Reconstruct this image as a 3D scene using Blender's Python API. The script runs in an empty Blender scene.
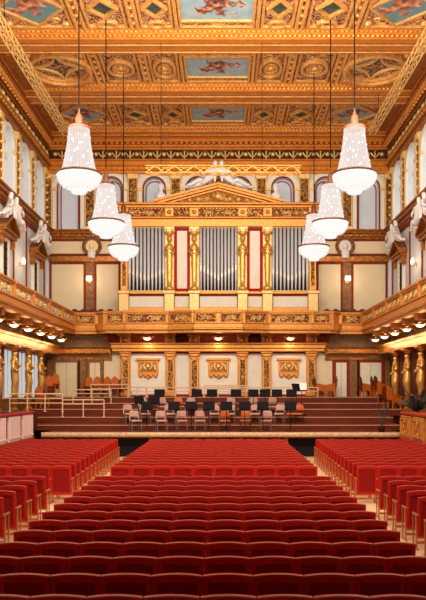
import bpy, math, random
import numpy as np
from mathutils import Matrix, Vector
random.seed(7)
PI = math.pi
S = bpy.context.scene
C = S.collection

# ------------------------------------------------------------------ camera
CX, CY0, F = 222.0, 391.0, 757.0          # vanishing point and focal length in pixels of the 426x600 frame
CAMX, CAMZ = 0.2, 2.8
cam = bpy.data.cameras.new('camera'); camo = bpy.data.objects.new('camera', cam); C.objects.link(camo)
camo.location = (CAMX, 0, CAMZ); camo.rotation_euler = (PI/2, 0, 0)
cam.sensor_fit = 'AUTO'; cam.sensor_width = 36; cam.lens = F*36/600
cam.shift_x = (213-CX)/600; cam.shift_y = (CY0-300)/600
cam.clip_end = 200
S.camera = camo

# ------------------------------------------------------------------ world, lights, exposure
w = bpy.data.worlds.new('world'); S.world = w; w.use_nodes = True
w.node_tree.nodes['Background'].inputs[0].default_value = (1.0, 0.96, 0.90, 1)
w.node_tree.nodes['Background'].inputs[1].default_value = 1.9
S.view_settings.view_transform = 'Standard'; S.view_settings.look = 'None'
S.view_settings.gamma = 1; S.view_settings.exposure = 0.0
S.view_settings.use_curve_mapping = False

def area(name, loc, target, sx, sy, power, col):
    l = bpy.data.lights.new(name, 'AREA'); l.shape = 'RECTANGLE'; l.size = sx; l.size_y = sy
    l.energy = power; l.color = col
    o = bpy.data.objects.new(name, l); C.objects.link(o); o.location = loc
    d = Vector(target)-Vector(loc); o.rotation_euler = d.to_track_quat('-Z', 'Y').to_euler()
    return o
# daylight through the clerestory windows of both long walls (ahead of and behind the frame)
area('daylight_window_row', (-9.3, 22, 13.8), (3, 27, 6), 14, 2.6, 1500, (1.0, 0.97, 0.94))
area('daylight_window_row', (9.3, 22, 13.8), (-3, 27, 6), 14, 2.6, 1500, (1.0, 0.97, 0.94))
# added area fill without fixtures, brightening end wall, seats and ceiling
area('hall_fill_light', (0, 21, 15.5), (0, 36, 11), 9, 2, 1500, (1.0, 0.88, 0.70))
fl = area('hall_fill_light', (0, 7.0, 16.8), (0, 23, 0), 10, 1.2, 800, (1.0, 0.84, 0.64)); fl.data.spread = math.radians(88)
area('hall_fill_light', (0, 23.5, 11.5), (0, 33, 17.5), 12, 1.5, 700, (1.0, 0.86, 0.66))

def point(name, loc, power, col, r=0.1):
    l = bpy.data.lights.new(name, 'POINT'); l.energy = power; l.color = col; l.shadow_soft_size = r
    o = bpy.data.objects.new(name, l); C.objects.link(o); o.location = loc
    return o

# ------------------------------------------------------------------ materials
def lin(c):
    c = c/255.0
    return c/12.92 if c <= .04045 else ((c+.055)/1.055)**2.4
def rgb(r, g, b): return (lin(r), lin(g), lin(b), 1)
def nodes(name):
    m = bpy.data.materials.new(name); m.use_nodes = True
    nt = m.node_tree; return m, nt, nt.nodes['Principled BSDF']
def coords(nt, scale):
    tc = nt.nodes.new('ShaderNodeTexCoord'); mp = nt.nodes.new('ShaderNodeMapping')
    mp.inputs['Scale'].default_value = scale if isinstance(scale, tuple) else (scale,)*3
    nt.links.new(tc.outputs['Object'], mp.inputs[0]); return mp.outputs[0]
def ramp(nt, fac, stops):
    r = nt.nodes.new('ShaderNodeValToRGB'); e = r.color_ramp.elements
    e[0].position, e[0].color = stops[0]; e[1].position, e[1].color = stops[-1]
    for p, c in stops[1:-1]:
        x = e.new(p); x.color = c
    nt.links.new(fac, r.inputs[0]); return r.outputs[0]
def mat(name, col, col2=None, scale=4.0, rough=.5, metal=0.0, bump=0.0, sheen=0.0, detail=4, spec=None, emit=None, es=0.0):
    m, nt, b = nodes(name)
    b.inputs['Roughness'].default_value = rough; b.inputs['Metallic'].default_value = metal
    if spec is not None: b.inputs['Specular IOR Level'].default_value = spec
    if sheen: b.inputs['Sheen Weight'].default_value = sheen
    if col2 is None and not bump:
        b.inputs['Base Color'].default_value = col
    else:
        n = nt.nodes.new('ShaderNodeTexNoise'); n.inputs['Scale'].default_value = 1.0; n.inputs['Detail'].default_value = detail
        nt.links.new(coords(nt, scale), n.inputs['Vector'])
        if col2 is None: b.inputs['Base Color'].default_value = col
        else: nt.links.new(ramp(nt, n.outputs[0], [(.35, col), (.68, col2)]), b.inputs['Base Color'])
        if bump:
            bp = nt.nodes.new('ShaderNodeBump'); bp.inputs['Strength'].default_value = bump; bp.inputs['Distance'].default_value = .03
            nt.links.new(n.outputs[0], bp.inputs['Height']); nt.links.new(bp.outputs[0], b.inputs['Normal'])
    if emit is not None:
        b.inputs['Emission Color'].default_value = emit; b.inputs['Emission Strength'].default_value = es
    return m
def filigree(name, ground, gold, scale, lo=.47, hi=.53, metal=.35, rough=.45, distort=1.6):
    """carved gilt scrollwork on a coloured ground"""
    m, nt, b = nodes(name)
    n = nt.nodes.new('ShaderNodeTexNoise'); n.inputs['Scale'].default_value = 1; n.inputs['Detail'].default_value = 1.5
    n.inputs['Distortion'].default_value = distort
    nt.links.new(coords(nt, scale), n.inputs['Vector'])
    # thin curling contour bands of the noise
    ma = nt.nodes.new('ShaderNodeMath'); ma.operation = 'MULTIPLY'; ma.inputs[1].default_value = 34.0
    nt.links.new(n.outputs[0], ma.inputs[0])
    sn = nt.nodes.new('ShaderNodeMath'); sn.operation = 'SINE'; nt.links.new(ma.outputs[0], sn.inputs[0])
    ad = nt.nodes.new('ShaderNodeMath'); ad.operation = 'MULTIPLY_ADD'; ad.inputs[1].default_value = .5; ad.inputs[2].default_value = .5
    nt.links.new(sn.outputs[0], ad.inputs[0])
    nt.links.new(ramp(nt, ad.outputs[0], [(lo, ground), (hi, gold)]), b.inputs['Base Color'])
    bp = nt.nodes.new('ShaderNodeBump'); bp.inputs['Strength'].default_value = .8; bp.inputs['Distance'].default_value = .04
    nt.links.new(ad.outputs[0], bp.inputs['Height']); nt.links.new(bp.outputs[0], b.inputs['Normal'])
    b.inputs['Roughness'].default_value = rough; b.inputs['Metallic'].default_value = metal
    return m
def emis(name, col, strength, transp=0.0, sample=False):
    m, nt, b = nodes(name)
    e = nt.nodes.new('ShaderNodeEmission'); e.inputs[0].default_value = col; e.inputs[1].default_value = strength
    out = nt.nodes['Material Output']
    if transp:
        t = nt.nodes.new('ShaderNodeBsdfTransparent'); mx = nt.nodes.new('ShaderNodeMixShader'); mx.inputs[0].default_value = 1-transp
        nt.links.new(t.outputs[0], mx.inputs[1]); nt.links.new(e.outputs[0], mx.inputs[2]); nt.links.new(mx.outputs[0], out.inputs[0])
    else: nt.links.new(e.outputs[0], out.inputs[0])
    nt.nodes.remove(b)
    m.cycles.emission_sampling = 'FRONT' if sample else 'NONE'
    return m

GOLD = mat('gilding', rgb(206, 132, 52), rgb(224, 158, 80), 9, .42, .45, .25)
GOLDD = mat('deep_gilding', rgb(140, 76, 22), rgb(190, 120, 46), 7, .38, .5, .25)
GOLDC = mat('ceiling_gilding', rgb(204, 122, 34), rgb(220, 140, 48), 3, .42, .25, .10)
GOLDM = mat('highlit_carved_gilding', rgb(216, 150, 70), rgb(238, 190, 118), 6, .4, .35, .3)  # carved gilding with the chandeliers' creamy highlights mixed into its colour
GOLDP = mat('pale_gilding', rgb(232, 190, 112), rgb(240, 208, 140), 8, .45, .3, .2)
GOLDS = mat('statue_gilding', rgb(206, 138, 46), rgb(246, 206, 120), 22, .3, .6, .5)
FIL = filigree('gilt_scrollwork_on_red', rgb(92, 34, 14), rgb(214, 150, 74), 2.6)
FILC = filigree('ceiling_scrollwork', rgb(118, 38, 20), rgb(240, 200, 150), 2.6, .42, .66)
FILD = filigree('gilt_scrollwork_on_brown', rgb(58, 30, 18), rgb(206, 150, 72), 3.4)
FILDK = filigree('gilt_scrollwork_on_dark_brown', rgb(48, 24, 14), rgb(120, 70, 36), 3.4)
FILW = filigree('pale_scrollwork', rgb(120, 66, 28), rgb(242, 226, 196), 2.2, .30, .62, .1)
FILG = filigree('golden_relief', rgb(160, 92, 24), rgb(226, 164, 74), 4.0, .2, .7)
DARKRED = mat('red_marble', rgb(122, 40, 14), rgb(142, 54, 20), 6, .55, 0, 0, 0, 4, .15)
BROWNM = mat('brown_marble', rgb(112, 66, 28), rgb(150, 98, 44), 5, .5)
REDP = mat('red_paint', rgb(166, 24, 6), None, rough=.6, spec=.15)
CREAM = mat('cream_stucco', rgb(224, 206, 168), rgb(230, 212, 176), 2, .6)
IVORY = mat('ivory_panel', rgb(236, 230, 214), rgb(230, 222, 204), 2, .55)
PALE = mat('pale_stucco', rgb(206, 215, 222), rgb(216, 222, 228), 1.5, .6)
GREYB = mat('blue_grey_stucco', rgb(204, 214, 226), rgb(212, 220, 230), 1.5, .6)
STONE = mat('white_plaster', rgb(238, 236, 234), None, rough=.5)
FLOORM = None
WOODR = mat('red_brown_wood', rgb(92, 34, 14), rgb(112, 46, 20), (1.5, 10, 10), .45, 0, 0, 0, 4, .2)
WOODD = mat('dark_wood', rgb(56, 26, 18), rgb(74, 36, 24), (1.5, 9, 9), .4)
WOODO = mat('orange_wood', rgb(176, 84, 20), rgb(198, 106, 34), (8, 8, 1.5), .55, 0, 0, 0, 4, .15)
WOODL = mat('light_seat_wood', rgb(164, 84, 40), rgb(188, 106, 54), (8, 8, 1.5), .35)
WOODP = mat('pale_edge_wood', rgb(196, 136, 104), None, rough=.4)
LIPM = mat('pale_stage_moulding', rgb(222, 190, 150), rgb(180, 140, 100), 14, .5, 0, .5)
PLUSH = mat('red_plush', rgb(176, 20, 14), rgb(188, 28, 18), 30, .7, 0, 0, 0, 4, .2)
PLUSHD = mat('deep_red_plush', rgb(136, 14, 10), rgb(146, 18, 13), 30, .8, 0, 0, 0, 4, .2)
RAILW = mat('varnished_red_rail', rgb(178, 56, 40), rgb(188, 66, 48), 12, .5)
CLOTH = mat('pale_pink_cloth', rgb(236, 208, 200), rgb(226, 194, 184), 6, .8)
VELVET = mat('red_velvet', rgb(158, 20, 24), None, rough=.7)
BLACK = mat('black_metal', rgb(20, 18, 20), None, rough=.8, spec=.15)
DARK = mat('under_stage_shade', rgb(18, 12, 10), None, rough=.9)
SHEET = mat('white_paper', rgb(244, 240, 232), None, rough=.7)
CHAIRP = mat('pale_pink_upholstery', rgb(190, 146, 128), rgb(200, 156, 138), 20, .7)
CHAIRO = mat('orange_plywood', rgb(196, 92, 30), rgb(208, 110, 44), (3, 3, 12), .4)
CHROME = mat('dull_steel', rgb(150, 140, 134), None, rough=.35, metal=.7)
PIPE = mat('tin_pipe', rgb(204, 207, 211), None, rough=.5, metal=.1)
PIPEL = mat('pipe_mouth_tin', rgb(214, 206, 192), None, rough=.4, metal=.2)
PIPEB = mat('organ_shade', rgb(34, 30, 32), None, rough=.8)
RAILC = mat('cream_rail_paint', rgb(226, 190, 152), None, rough=.45)
LEAF = mat('dark_palm_leaf', rgb(40, 48, 44), rgb(70, 78, 70), 8, .5)
COPPER = mat('copper_cap', rgb(92, 48, 26), rgb(112, 60, 34), 10, .5, .0)
CABLE = mat('grey_cable', rgb(22, 17, 14), None, rough=.9, spec=.05)
CRYS = emis('crystal_strand', (1.0, .88, .82, 1), .92, .10)
VEIL = emis('crystal_veil', (1.0, .86, .80, 1), .95, .45)
BOWL = emis('crystal_bowl', (1.0, .97, .93, 1), 1.0, .0)
BOWLB = emis('lit_crystal_bead', (1.0, .98, .95, 1), 1.5)
CRYSD = mat('clear_crystal_drop', rgb(232, 226, 224), None, rough=.15)
BULB = emis('bulb_glow', (1.0, .93, .82, 1), 5.0)
LAMPG = emis('lamp_glow', (1.0, .84, .6, 1), 3.5)
DAYL = emis('daylit_pane', (.90, .93, 1.0, 1), .62)
DAYR = emis('bright_daylit_pane', (1.0, .99, .97, 1), 1.15)
CARPET = mat('carpet_edge', rgb(90, 30, 20), None, rough=.9)

def floor_mat():
    m, nt, b = nodes('parquet')
    v = coords(nt, (1, 1, 1))
    br = nt.nodes.new('ShaderNodeTexBrick'); br.inputs['Scale'].default_value = 4
    br.inputs['Color1'].default_value = rgb(240, 206, 160); br.inputs['Color2'].default_value = rgb(226, 186, 138)
    br.inputs['Mortar'].default_value = rgb(190, 144, 98); br.inputs['Mortar Size'].default_value = .008
    nt.links.new(v, br.inputs['Vector']); nt.links.new(br.outputs[0], b.inputs['Base Color'])
    b.inputs['Roughness'].default_value = .4
    return m
FLOORM = floor_mat()

def painting_mat(name, sky, sky2, fig, fig2, scale):
    """a generic painted sky with soft warm cloud-like masses"""
    m, nt, b = nodes(name)
    tc = nt.nodes.new('ShaderNodeTexCoord')
    n = nt.nodes.new('ShaderNodeTexNoise'); n.inputs['Scale'].default_value = scale; n.inputs['Detail'].default_value = 3
    nt.links.new(tc.outputs['Object'], n.inputs['Vector'])
    vl = nt.nodes.new('ShaderNodeVectorMath'); vl.operation = 'LENGTH'; nt.links.new(tc.outputs['Object'], vl.inputs[0])
    s = nt.nodes.new('ShaderNodeMath'); s.operation = 'MULTIPLY_ADD'; s.inputs[1].default_value = -.30; s.inputs[2].default_value = .22
    nt.links.new(vl.outputs['Value'], s.inputs[0])
    a = nt.nodes.new('ShaderNodeMath'); a.operation = 'ADD'; nt.links.new(n.outputs[0], a.inputs[0]); nt.links.new(s.outputs[0], a.inputs[1])
    n2 = nt.nodes.new('ShaderNodeTexNoise'); n2.inputs['Scale'].default_value = scale*2.2; n2.inputs['Detail'].default_value = 2
    nt.links.new(tc.outputs['Object'], n2.inputs['Vector'])
    f = ramp(nt, n2.outputs[0], [(.38, fig2), (.52, fig), (.66, rgb(222, 170, 130))])
    k = ramp(nt, n.outputs[0], [(.3, sky), (.7, sky2)])
    mask = ramp(nt, a.outputs[0], [(.52, (0, 0, 0, 1)), (.56, (1, 1, 1, 1))])
    mx = nt.nodes.new('ShaderNodeMix'); mx.data_type = 'RGBA'
    nt.links.new(mask, mx.inputs[0]); nt.links.new(k, mx.inputs[6]); nt.links.new(f, mx.inputs[7])
    nt.links.new(mx.outputs[2], b.inputs['Base Color']); b.inputs['Roughness'].default_value = .6
    return m
PAINT1 = painting_mat('painted_sky', rgb(132, 166, 184), rgb(170, 190, 198), rgb(150, 76, 58), rgb(52, 46, 50), 1.5)
PAINT2 = painting_mat('painted_teal_sky', rgb(84, 132, 142), rgb(120, 156, 160), rgb(186, 112, 84), rgb(88, 54, 44), 1.3)
PAINT3 = painting_mat('painted_dark_medallion', rgb(44, 60, 58), rgb(70, 84, 80), rgb(170, 112, 60), rgb(40, 36, 34), 2.4)

# ------------------------------------------------------------------ mesh builder
class MB:
    def __init__(s, frame=None):
        s.v = []; s.f = []; s.mi = []; s.m = 0; s.M = frame
    def pt(s, p):
        p = Vector(p)
        return tuple(s.M @ p) if s.M is not None else tuple(p)
    def add(s, pts, faces):
        b = len(s.v); s.v += [s.pt(p) for p in pts]
        for f in faces: s.f.append(tuple(b+i for i in f)); s.mi.append(s.m)
    def box(s, a0, a1, b0, b1, c0, c1, M=None):
        P = [(a0,b0,c0),(a1,b0,c0),(a1,b1,c0),(a0,b1,c0),(a0,b0,c1),(a1,b0,c1),(a1,b1,c1),(a0,b1,c1)]
        if M is not None: P = [M @ Vector(p) for p in P]
        s.add(P, [(0,3,2,1),(4,5,6,7),(0,1,5,4),(1,2,6,5),(2,3,7,6),(3,0,4,7)])
    def slab(s, a0, a1, b0, b1, c0, c1, ch=.03):
        """box along the third axis with a chamfered far face (a raised moulding)"""
        s.add([(a0,b0,c0),(a1,b0,c0),(a1,b1,c0),(a0,b1,c0),(a0,b0,c1-ch),(a1,b0,c1-ch),(a1,b1,c1-ch),(a0,b1,c1-ch),
               (a0+ch,b0+ch,c1),(a1-ch,b0+ch,c1),(a1-ch,b1-ch,c1),(a0+ch,b1-ch,c1)],
              [(0,3,2,1),(0,1,5,4),(1,2,6,5),(2,3,7,6),(3,0,4,7),(4,5,9,8),(5,6,10,9),(6,7,11,10),(7,4,8,11),(8,9,10,11)])
    def frame(s, a0, a1, b0, b1, t, c0, c1, ch=.02):
        s.slab(a0,a0+t,b0,b1,c0,c1,ch); s.slab(a1-t,a1,b0,b1,c0,c1,ch); s.slab(a0+t,a1-t,b0,b0+t,c0,c1,ch); s.slab(a0+t,a1-t,b1-t,b1,c0,c1,ch)
    def poly(s, pts, c0, c1):
        """flat polygon in the first two axes, extruded along the third"""
        n = len(pts)
        P = [(x,y,c0) for x,y in pts]+[(x,y,c1) for x,y in pts]
        s.add(P, [tuple(range(n-1,-1,-1)), tuple(range(n,2*n))]+[(i,(i+1)%n,n+(i+1)%n,n+i) for i in range(n)])
    def band(s, inner, outer, c0, c1, closed=True):
        """strip between two outlines, extruded"""
        n = len(inner); P = []
        for (x,y),(X,Y) in zip(inner, outer): P += [(x,y,c0),(X,Y,c0),(X,Y,c1),(x,y,c1)]
        fs = []
        for i in range(n if closed else n-1):
            a, b = 4*i, 4*((i+1)%n)
            for k in range(4): fs.append((a+k, b+k, b+(k+1)%4, a+(k+1)%4))
        if not closed: fs += [(0,1,2,3), (4*(n-1)+3,4*(n-1)+2,4*(n-1)+1,4*(n-1))]
        s.add(P, fs)
    def sweep(s, prof, u0, u1):
        """moulding: closed (v, w) profile swept along the first axis"""
        n = len(prof)
        P = [(u0,v,w_) for v,w_ in prof]+[(u1,v,w_) for v,w_ in prof]
        s.add(P, [tuple(range(n)), tuple(range(2*n-1,n-1,-1))]+[(i,n+i,n+(i+1)%n,(i+1)%n) for i in range(n)])
    def lathe(s, prof, c=(0,0,0), seg=16, sx=1, sy=1, axis=2):
        P = []; n = len(prof)
        for r, z in prof:
            for k in range(seg):
                a = 2*PI*k/seg
                q = (r*math.cos(a)*sx, r*math.sin(a)*sy, z)
                if axis == 1: q = (q[0], q[2], q[1])
                P.append((c[0]+q[0], c[1]+q[1], c[2]+q[2]))
        fs = [(i*seg+k, i*seg+(k+1)%seg, (i+1)*seg+(k+1)%seg, (i+1)*seg+k) for i in range(n-1) for k in range(seg)]
        if prof[0][0] > 1e-6: fs.append(tuple(range(seg-1,-1,-1)))
        if prof[-1][0] > 1e-6: fs.append(tuple((n-1)*seg+k for k in range(seg)))
        s.add(P, fs)
    def ball(s, c, r, seg=10, rings=6, sz=1, sx=1, sy=1):
        s.lathe([(r*math.sin(PI*i/rings)+1e-7*(i in (0, rings)), -r*sz*math.cos(PI*i/rings)) for i in range(rings+1)], c, seg, sx, sy)
    def octa(s, c, r, h):
        x,y,z = c
        s.add([(x+r,y,z),(x,y+r,z),(x-r,y,z),(x,y-r,z),(x,y,z+h),(x,y,z-h)], [(0,1,4),(1,2,4),(2,3,4),(3,0,4),(1,0,5),(2,1,5),(3,2,5),(0,3,5)])
    def tube(s, pts, r, seg=6, r1=None):
        pts = [Vector(p) for p in pts]; n = len(pts); P = []
        for i, p in enumerate(pts):
            d = (pts[min(i+1,n-1)]-pts[max(i-1,0)]).normalized()
            a = d.orthogonal().normalized() if i == 0 else (a-d*a.dot(d)).normalized()
            b = d.cross(a)
            rr = r if r1 is None else r+(r1-r)*i/(n-1)
            for k in range(seg):
                t = 2*PI*k/seg; P.append(tuple(p+a*rr*math.cos(t)+b*rr*math.sin(t)))
        fs = [(i*seg+k, i*seg+(k+1)%seg, (i+1)*seg+(k+1)%seg, (i+1)*seg+k) for i in range(n-1) for k in range(seg)]
        fs += [tuple(range(seg-1,-1,-1)), tuple((n-1)*seg+k for k in range(seg))]
        s.add(P, fs)
    def scroll(s, cu, cv, size, cw, flip=1, r=.02):
        """one carved C-scroll: two spirals joined, lying on the plane c = cw"""
        pts = []
        for i in range(15):
            t = i/14; a = (1-t)*3.6*PI*.75
            rr = size*.5*(.18+.82*t)*.55
            pts.append((cu-flip*(size*.25)+flip*rr*math.cos(a+PI), cv+rr*math.sin(a), cw))
        s.tube(pts, r, 4)
    def build(s, name, mats, parent=None, origin=None, smooth=False):
        me = bpy.data.meshes.new(name)
        v = s.v
        if origin is not None: v = [(a-origin[0], b-origin[1], c-origin[2]) for a,b,c in v]
        me.from_pydata(v, [], s.f)
        for m in (mats if isinstance(mats, (list, tuple)) else [mats]): me.materials.append(m)
        if any(s.mi): me.polygons.foreach_set('material_index', s.mi)
        if smooth: me.polygons.foreach_set('use_smooth', [True]*len(s.f))
        me.update()
        o = bpy.data.objects.new(name, me); C.objects.link(o)
        if parent is not None: o.parent = parent
        elif origin is not None: o.location = origin
        return o

def frame(o, u, v, w_):
    return Matrix(((u[0],v[0],w_[0],o[0]),(u[1],v[1],w_[1],o[1]),(u[2],v[2],w_[2],o[2]),(0,0,0,1)))
def fBack(y, x=0): return frame((x,y,0), (1,0,0), (0,0,1), (0,-1,0))
def fLeft(x): return frame((x,0,0), (0,1,0), (0,0,1), (1,0,0))
def fRight(x): return frame((x,0,0), (0,-1,0), (0,0,1), (-1,0,0))    # first axis is -y
def fCeil(z): return frame((0,0,z), (1,0,0), (0,-1,0), (0,0,-1))     # second axis is -y

def tag(o, label, cat, group=None, kind=None):
    o['label'] = label; o['category'] = cat
    if group: o['group'] = group
    if kind: o['kind'] = kind
    return o
def thing(name, label, cat, loc=(0,0,0), rz=0, group=None):
    o = bpy.data.objects.new(name, None); C.objects.link(o); o.empty_display_size = .2
    o.location = loc; o.rotation_euler = (0,0,rz)
    return tag(o, label, cat, group)
def struct(o, label, cat): return tag(o, label, cat, kind='structure')
KIDS = {}
def copy_thing(root, loc, rz=0, label=None, drop=()):
    if root.name not in KIDS:
        KIDS[root.name] = [(c, list(c.children)) for c in root.children]
    r = root.copy(); C.objects.link(r); r.location = loc; r.rotation_euler = (0,0,rz)
    if label: r['label'] = label
    for ch, subs in KIDS[root.name]:
        c = ch.copy(); C.objects.link(c); c.parent = r
        for g in subs:
            d = g.copy(); C.objects.link(d); d.parent = c
    return r
ORD = 'first second third fourth fifth sixth seventh eighth ninth tenth eleventh twelfth thirteenth fourteenth fifteenth sixteenth'.split()

def figure(name, joints, edges, mat_, parent=None, loc=None, rot=None, scale=1, root=0):
    """a carved figure grown as one continuous skin over a skeleton: joints = [(x, y, z, rx, ry)]"""
    me = bpy.data.meshes.new(name)
    me.from_pydata([Vector(j[:3])*scale for j in joints], edges, [])
    o = bpy.data.objects.new(name, me); C.objects.link(o)
    me.materials.append(mat_)
    sk = o.modifiers.new('skin', 'SKIN'); sk.use_smooth_shade = True
    if not me.skin_vertices: pass
    for i, j in enumerate(joints):
        d = me.skin_vertices[0].data[i]; d.radius = (j[3]*scale, j[4]*scale); d.use_root = (i == root)
    ss = o.modifiers.new('sub', 'SUBSURF'); ss.levels = 1; ss.render_levels = 1
    if parent is not None: o.parent = parent
    if loc is not None: o.location = loc
    if rot is not None: o.rotation_euler = rot
    return o

# ------------------------------------------------------------------ room dimensions
HW = 9.9          # half width of the hall
YB = 43.5          # end wall
ZC = 17.5          # ceiling
def px(x, Y): return CAMX+(x-CX)*Y/F
def pz(y, Y): return CAMZ+(CY0-y)*Y/F

# ================================================================== STRUCTURE
b = MB(); b.box(-HW-.3, HW+.3, -4, YB+.4, -.2, 0)
struct(b.build('floor', FLOORM), 'light honey-coloured wooden floor showing in the aisles between red seats', 'floor')

def arch_pts(cu, vs, r, v0, n=12):
    return [(cu-r, v0)]+[(cu-r*math.cos(PI*i/n), vs+r*math.sin(PI*i/n)) for i in range(n+1)]+[(cu+r, v0)]
def arch_bay(b, u0, u1, v0, v1, cu, r, vs, depth, n=12, mface=0, mrev=0):
    """wall bay (front face at w = 0) pierced by an arched opening with reveals"""
    hole = arch_pts(cu, vs, r, v0, n)
    L = [0.0]; path = [(u0,vs),(u0,v1),(u1,v1),(u1,vs)]
    for i in range(3): L.append(L[-1]+math.dist(path[i], path[i+1]))
    def along(t):
        d = t*L[-1]
        for i in range(3):
            if d <= L[i+1]+1e-9:
                k = (d-L[i])/(L[i+1]-L[i]); return (path[i][0]+k*(path[i+1][0]-path[i][0]), path[i][1]+k*(path[i+1][1]-path[i][1]))
        return path[-1]
    outer = [(u0,v0)]+[along(i/n) for i in range(n+1)]+[(u1,v0)]
    # corners must be on the outline
    ia = min(range(1, n+2), key=lambda i: math.dist(outer[i], (u0,v1))); outer[ia] = (u0,v1)
    ib = min(range(1, n+2), key=lambda i: math.dist(outer[i], (u1,v1))); outer[ib] = (u1,v1)
    m = len(hole)
    b.m = mface
    P = [(x,y,0) for x,y in hole]+[(x,y,0) for x,y in outer]
    b.add(P, [(i,i+1,m+i+1,m+i) for i in range(m-1)])
    b.m = mrev
    P = [(x,y,0) for x,y in hole]+[(x,y,-depth) for x,y in hole]
    b.add(P, [(i,m+i,m+i+1,i+1) for i in range(m-1)])
    b.m = mface

# ---- end wall (wall_back): frieze, arcade, cornices, panels
FB = fBack(YB)
b = MB(FB)
b.m = 0; b.box(-HW-.3, HW+.3, 0, 12.0, -.4, 0)
b.m = 0; b.box(-HW-.3, HW+.3, 15.25, 17.6, -.4, 0)
BW = 2.46; ARCX = [(-3.5+i)*BW for i in range(8)]
for cu in ARCX: arch_bay(b, cu-BW/2, cu+BW/2, 12.0, 15.25, cu, .60, 14.45, .38)
b.box(-HW-.3, HW+.3, 12.0, 15.25, -.5, -.42)
wb = struct(b.build('wall_back', [PALE]), 'end wall behind the organ with arcade, cream panels and gilded cornices', 'wall')
b = MB(FB)
for cu in ARCX:
    b.box(cu-.62, cu+.62, 12.0, 15.1, -.40, -.37)
b.build('niche_panel', GREYB, wb)
b = MB(FB)
for cu in ARCX:
    for r0, r1, c0, c1 in ((.48,.54,-.37,-.33),):
        b.band(arch_pts(cu,14.42,r0,12.05), arch_pts(cu,14.42,r1,12.05), c0, c1, False)
    b.band(arch_pts(cu,14.45,.60,12.0), arch_pts(cu,14.45,.68,12.0), 0, .03, False)
b.build('niche_red_line', DARKRED, wb)
b = MB(FB)
for cu in ARCX:
    n = 12
    b.band([(cu-.68*math.cos(PI*i/n), 14.45+.68*math.sin(PI*i/n)) for i in range(n+1)], [(cu-.92*math.cos(PI*i/n), 14.45+.86*math.sin(PI*i/n)) for i in range(n+1)], 0, .10, False)
    for sg in (-1, 1):
        b.box(cu+sg*.80-.11, cu+sg*.80+.11, 12.1, 14.28, 0, .10)
b.build('arch_moulding', IVORY, wb)
b = MB(FB)
for cu in ARCX:
    for sg in (-1, 1):
        b.slab(cu+sg*.80-.15, cu+sg*.80+.15, 14.28, 14.45, 0, .16)
    n = 12
    b.band([(cu-.92*math.cos(PI*i/n), 14.45+.86*math.sin(PI*i/n)) for i in range(n+1)], [(cu-.97*math.cos(PI*i/n), 14.45+.91*math.sin(PI*i/n)) for i in range(n+1)], 0, .12, False)
    for sg in (-1,1): b.ball((cu+sg*.93, 15.13, .06), .09)
for i in range(9):
    u = (i-4)*BW
    for sg in (-1,1): b.slab(u+sg*.26-.04, u+sg*.26+.04, 12.0, 15.25, 0, .14)
    b.slab(u-.32, u+.32, 14.95, 15.25, 0, .18); b.slab(u-.32, u+.32, 12.0, 12.25, 0, .18)
b.build('arcade_gilding', GOLDP, wb)
b = MB(FB)
for i in range(9):
    u = (i-4)*BW
    b.m = 0; b.box(u-.22, u+.22, 12.25, 14.95, 0, .06)
    b.m = 1
    for k in range(5):
        b.scroll(u, 12.55+k*.52, .4, .08, 1 if k % 2 else -1, .022); b.ball((u, 12.8+k*.52, .08), .05, 6, 4)
b.build('arcade_pilaster', [FILD, GOLD], wb)
# frieze with garlands
b = MB(FB); b.m = 0; b.box(-HW, HW, 16.05, 16.62, 0, .1)
b.m = 1
for i in range(25):
    u = (i-12)*.78
    b.ball((u, 16.36, .12), .12, 8, 5, .9)
    if i < 24: b.tube([(u+.15+k*.12, 16.45-.26*math.sin(PI*k/4), .15) for k in range(5)], .038, 5)
    b.slab(u+.35, u+.43, 16.1, 16.56, .1, .16)
b.build('garland_frieze', [FILDK, GOLDP], wb)
def mould(b, pieces, u0, u1):
    for v0, v1, d, ch in pieces: b.slab(u0, u1, v0, v1, 0, d, ch)
CORN = [(16.62,16.72,.2,.03),(16.72,16.86,.34,.05),(16.98,17.12,.52,.05),(17.12,17.26,.62,.05),(17.26,17.45,.74,.06)]
ARCHI = [(15.25,15.42,.2,.03),(15.42,15.66,.26,.04),(15.66,15.76,.34,.03),(15.76,15.95,.24,.03),(15.95,16.05,.34,.04)]
SILL = [(11.5,11.6,.16,.03),(11.6,11.78,.26,.04),(11.78,11.9,.46,.04),(11.9,12.0,.56,.03)]
b = MB(FB); mould(b, CORN, -HW, HW); mould(b, ARCHI, -HW, HW)
for i in range(64):
    u = -HW+.15+i*.306; b.slab(u-.09, u+.09, 16.86, 16.98, 0, .46, .03); b.ball((u, 15.54, .27), .07, 6, 4)
for i in range(16): b.ball((-9+i*1.2, 17.19, .64), .09, 8, 5)
b.build('cornice', GOLDC, wb)
b = MB(FB); mould(b, SILL, -HW, HW)
for i in range(64): u = -HW+.15+i*.306; b.slab(u-.08, u+.08, 11.68, 11.78, 0, .38, .02)
b.build('arcade_sill', GOLDD, wb)
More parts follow.
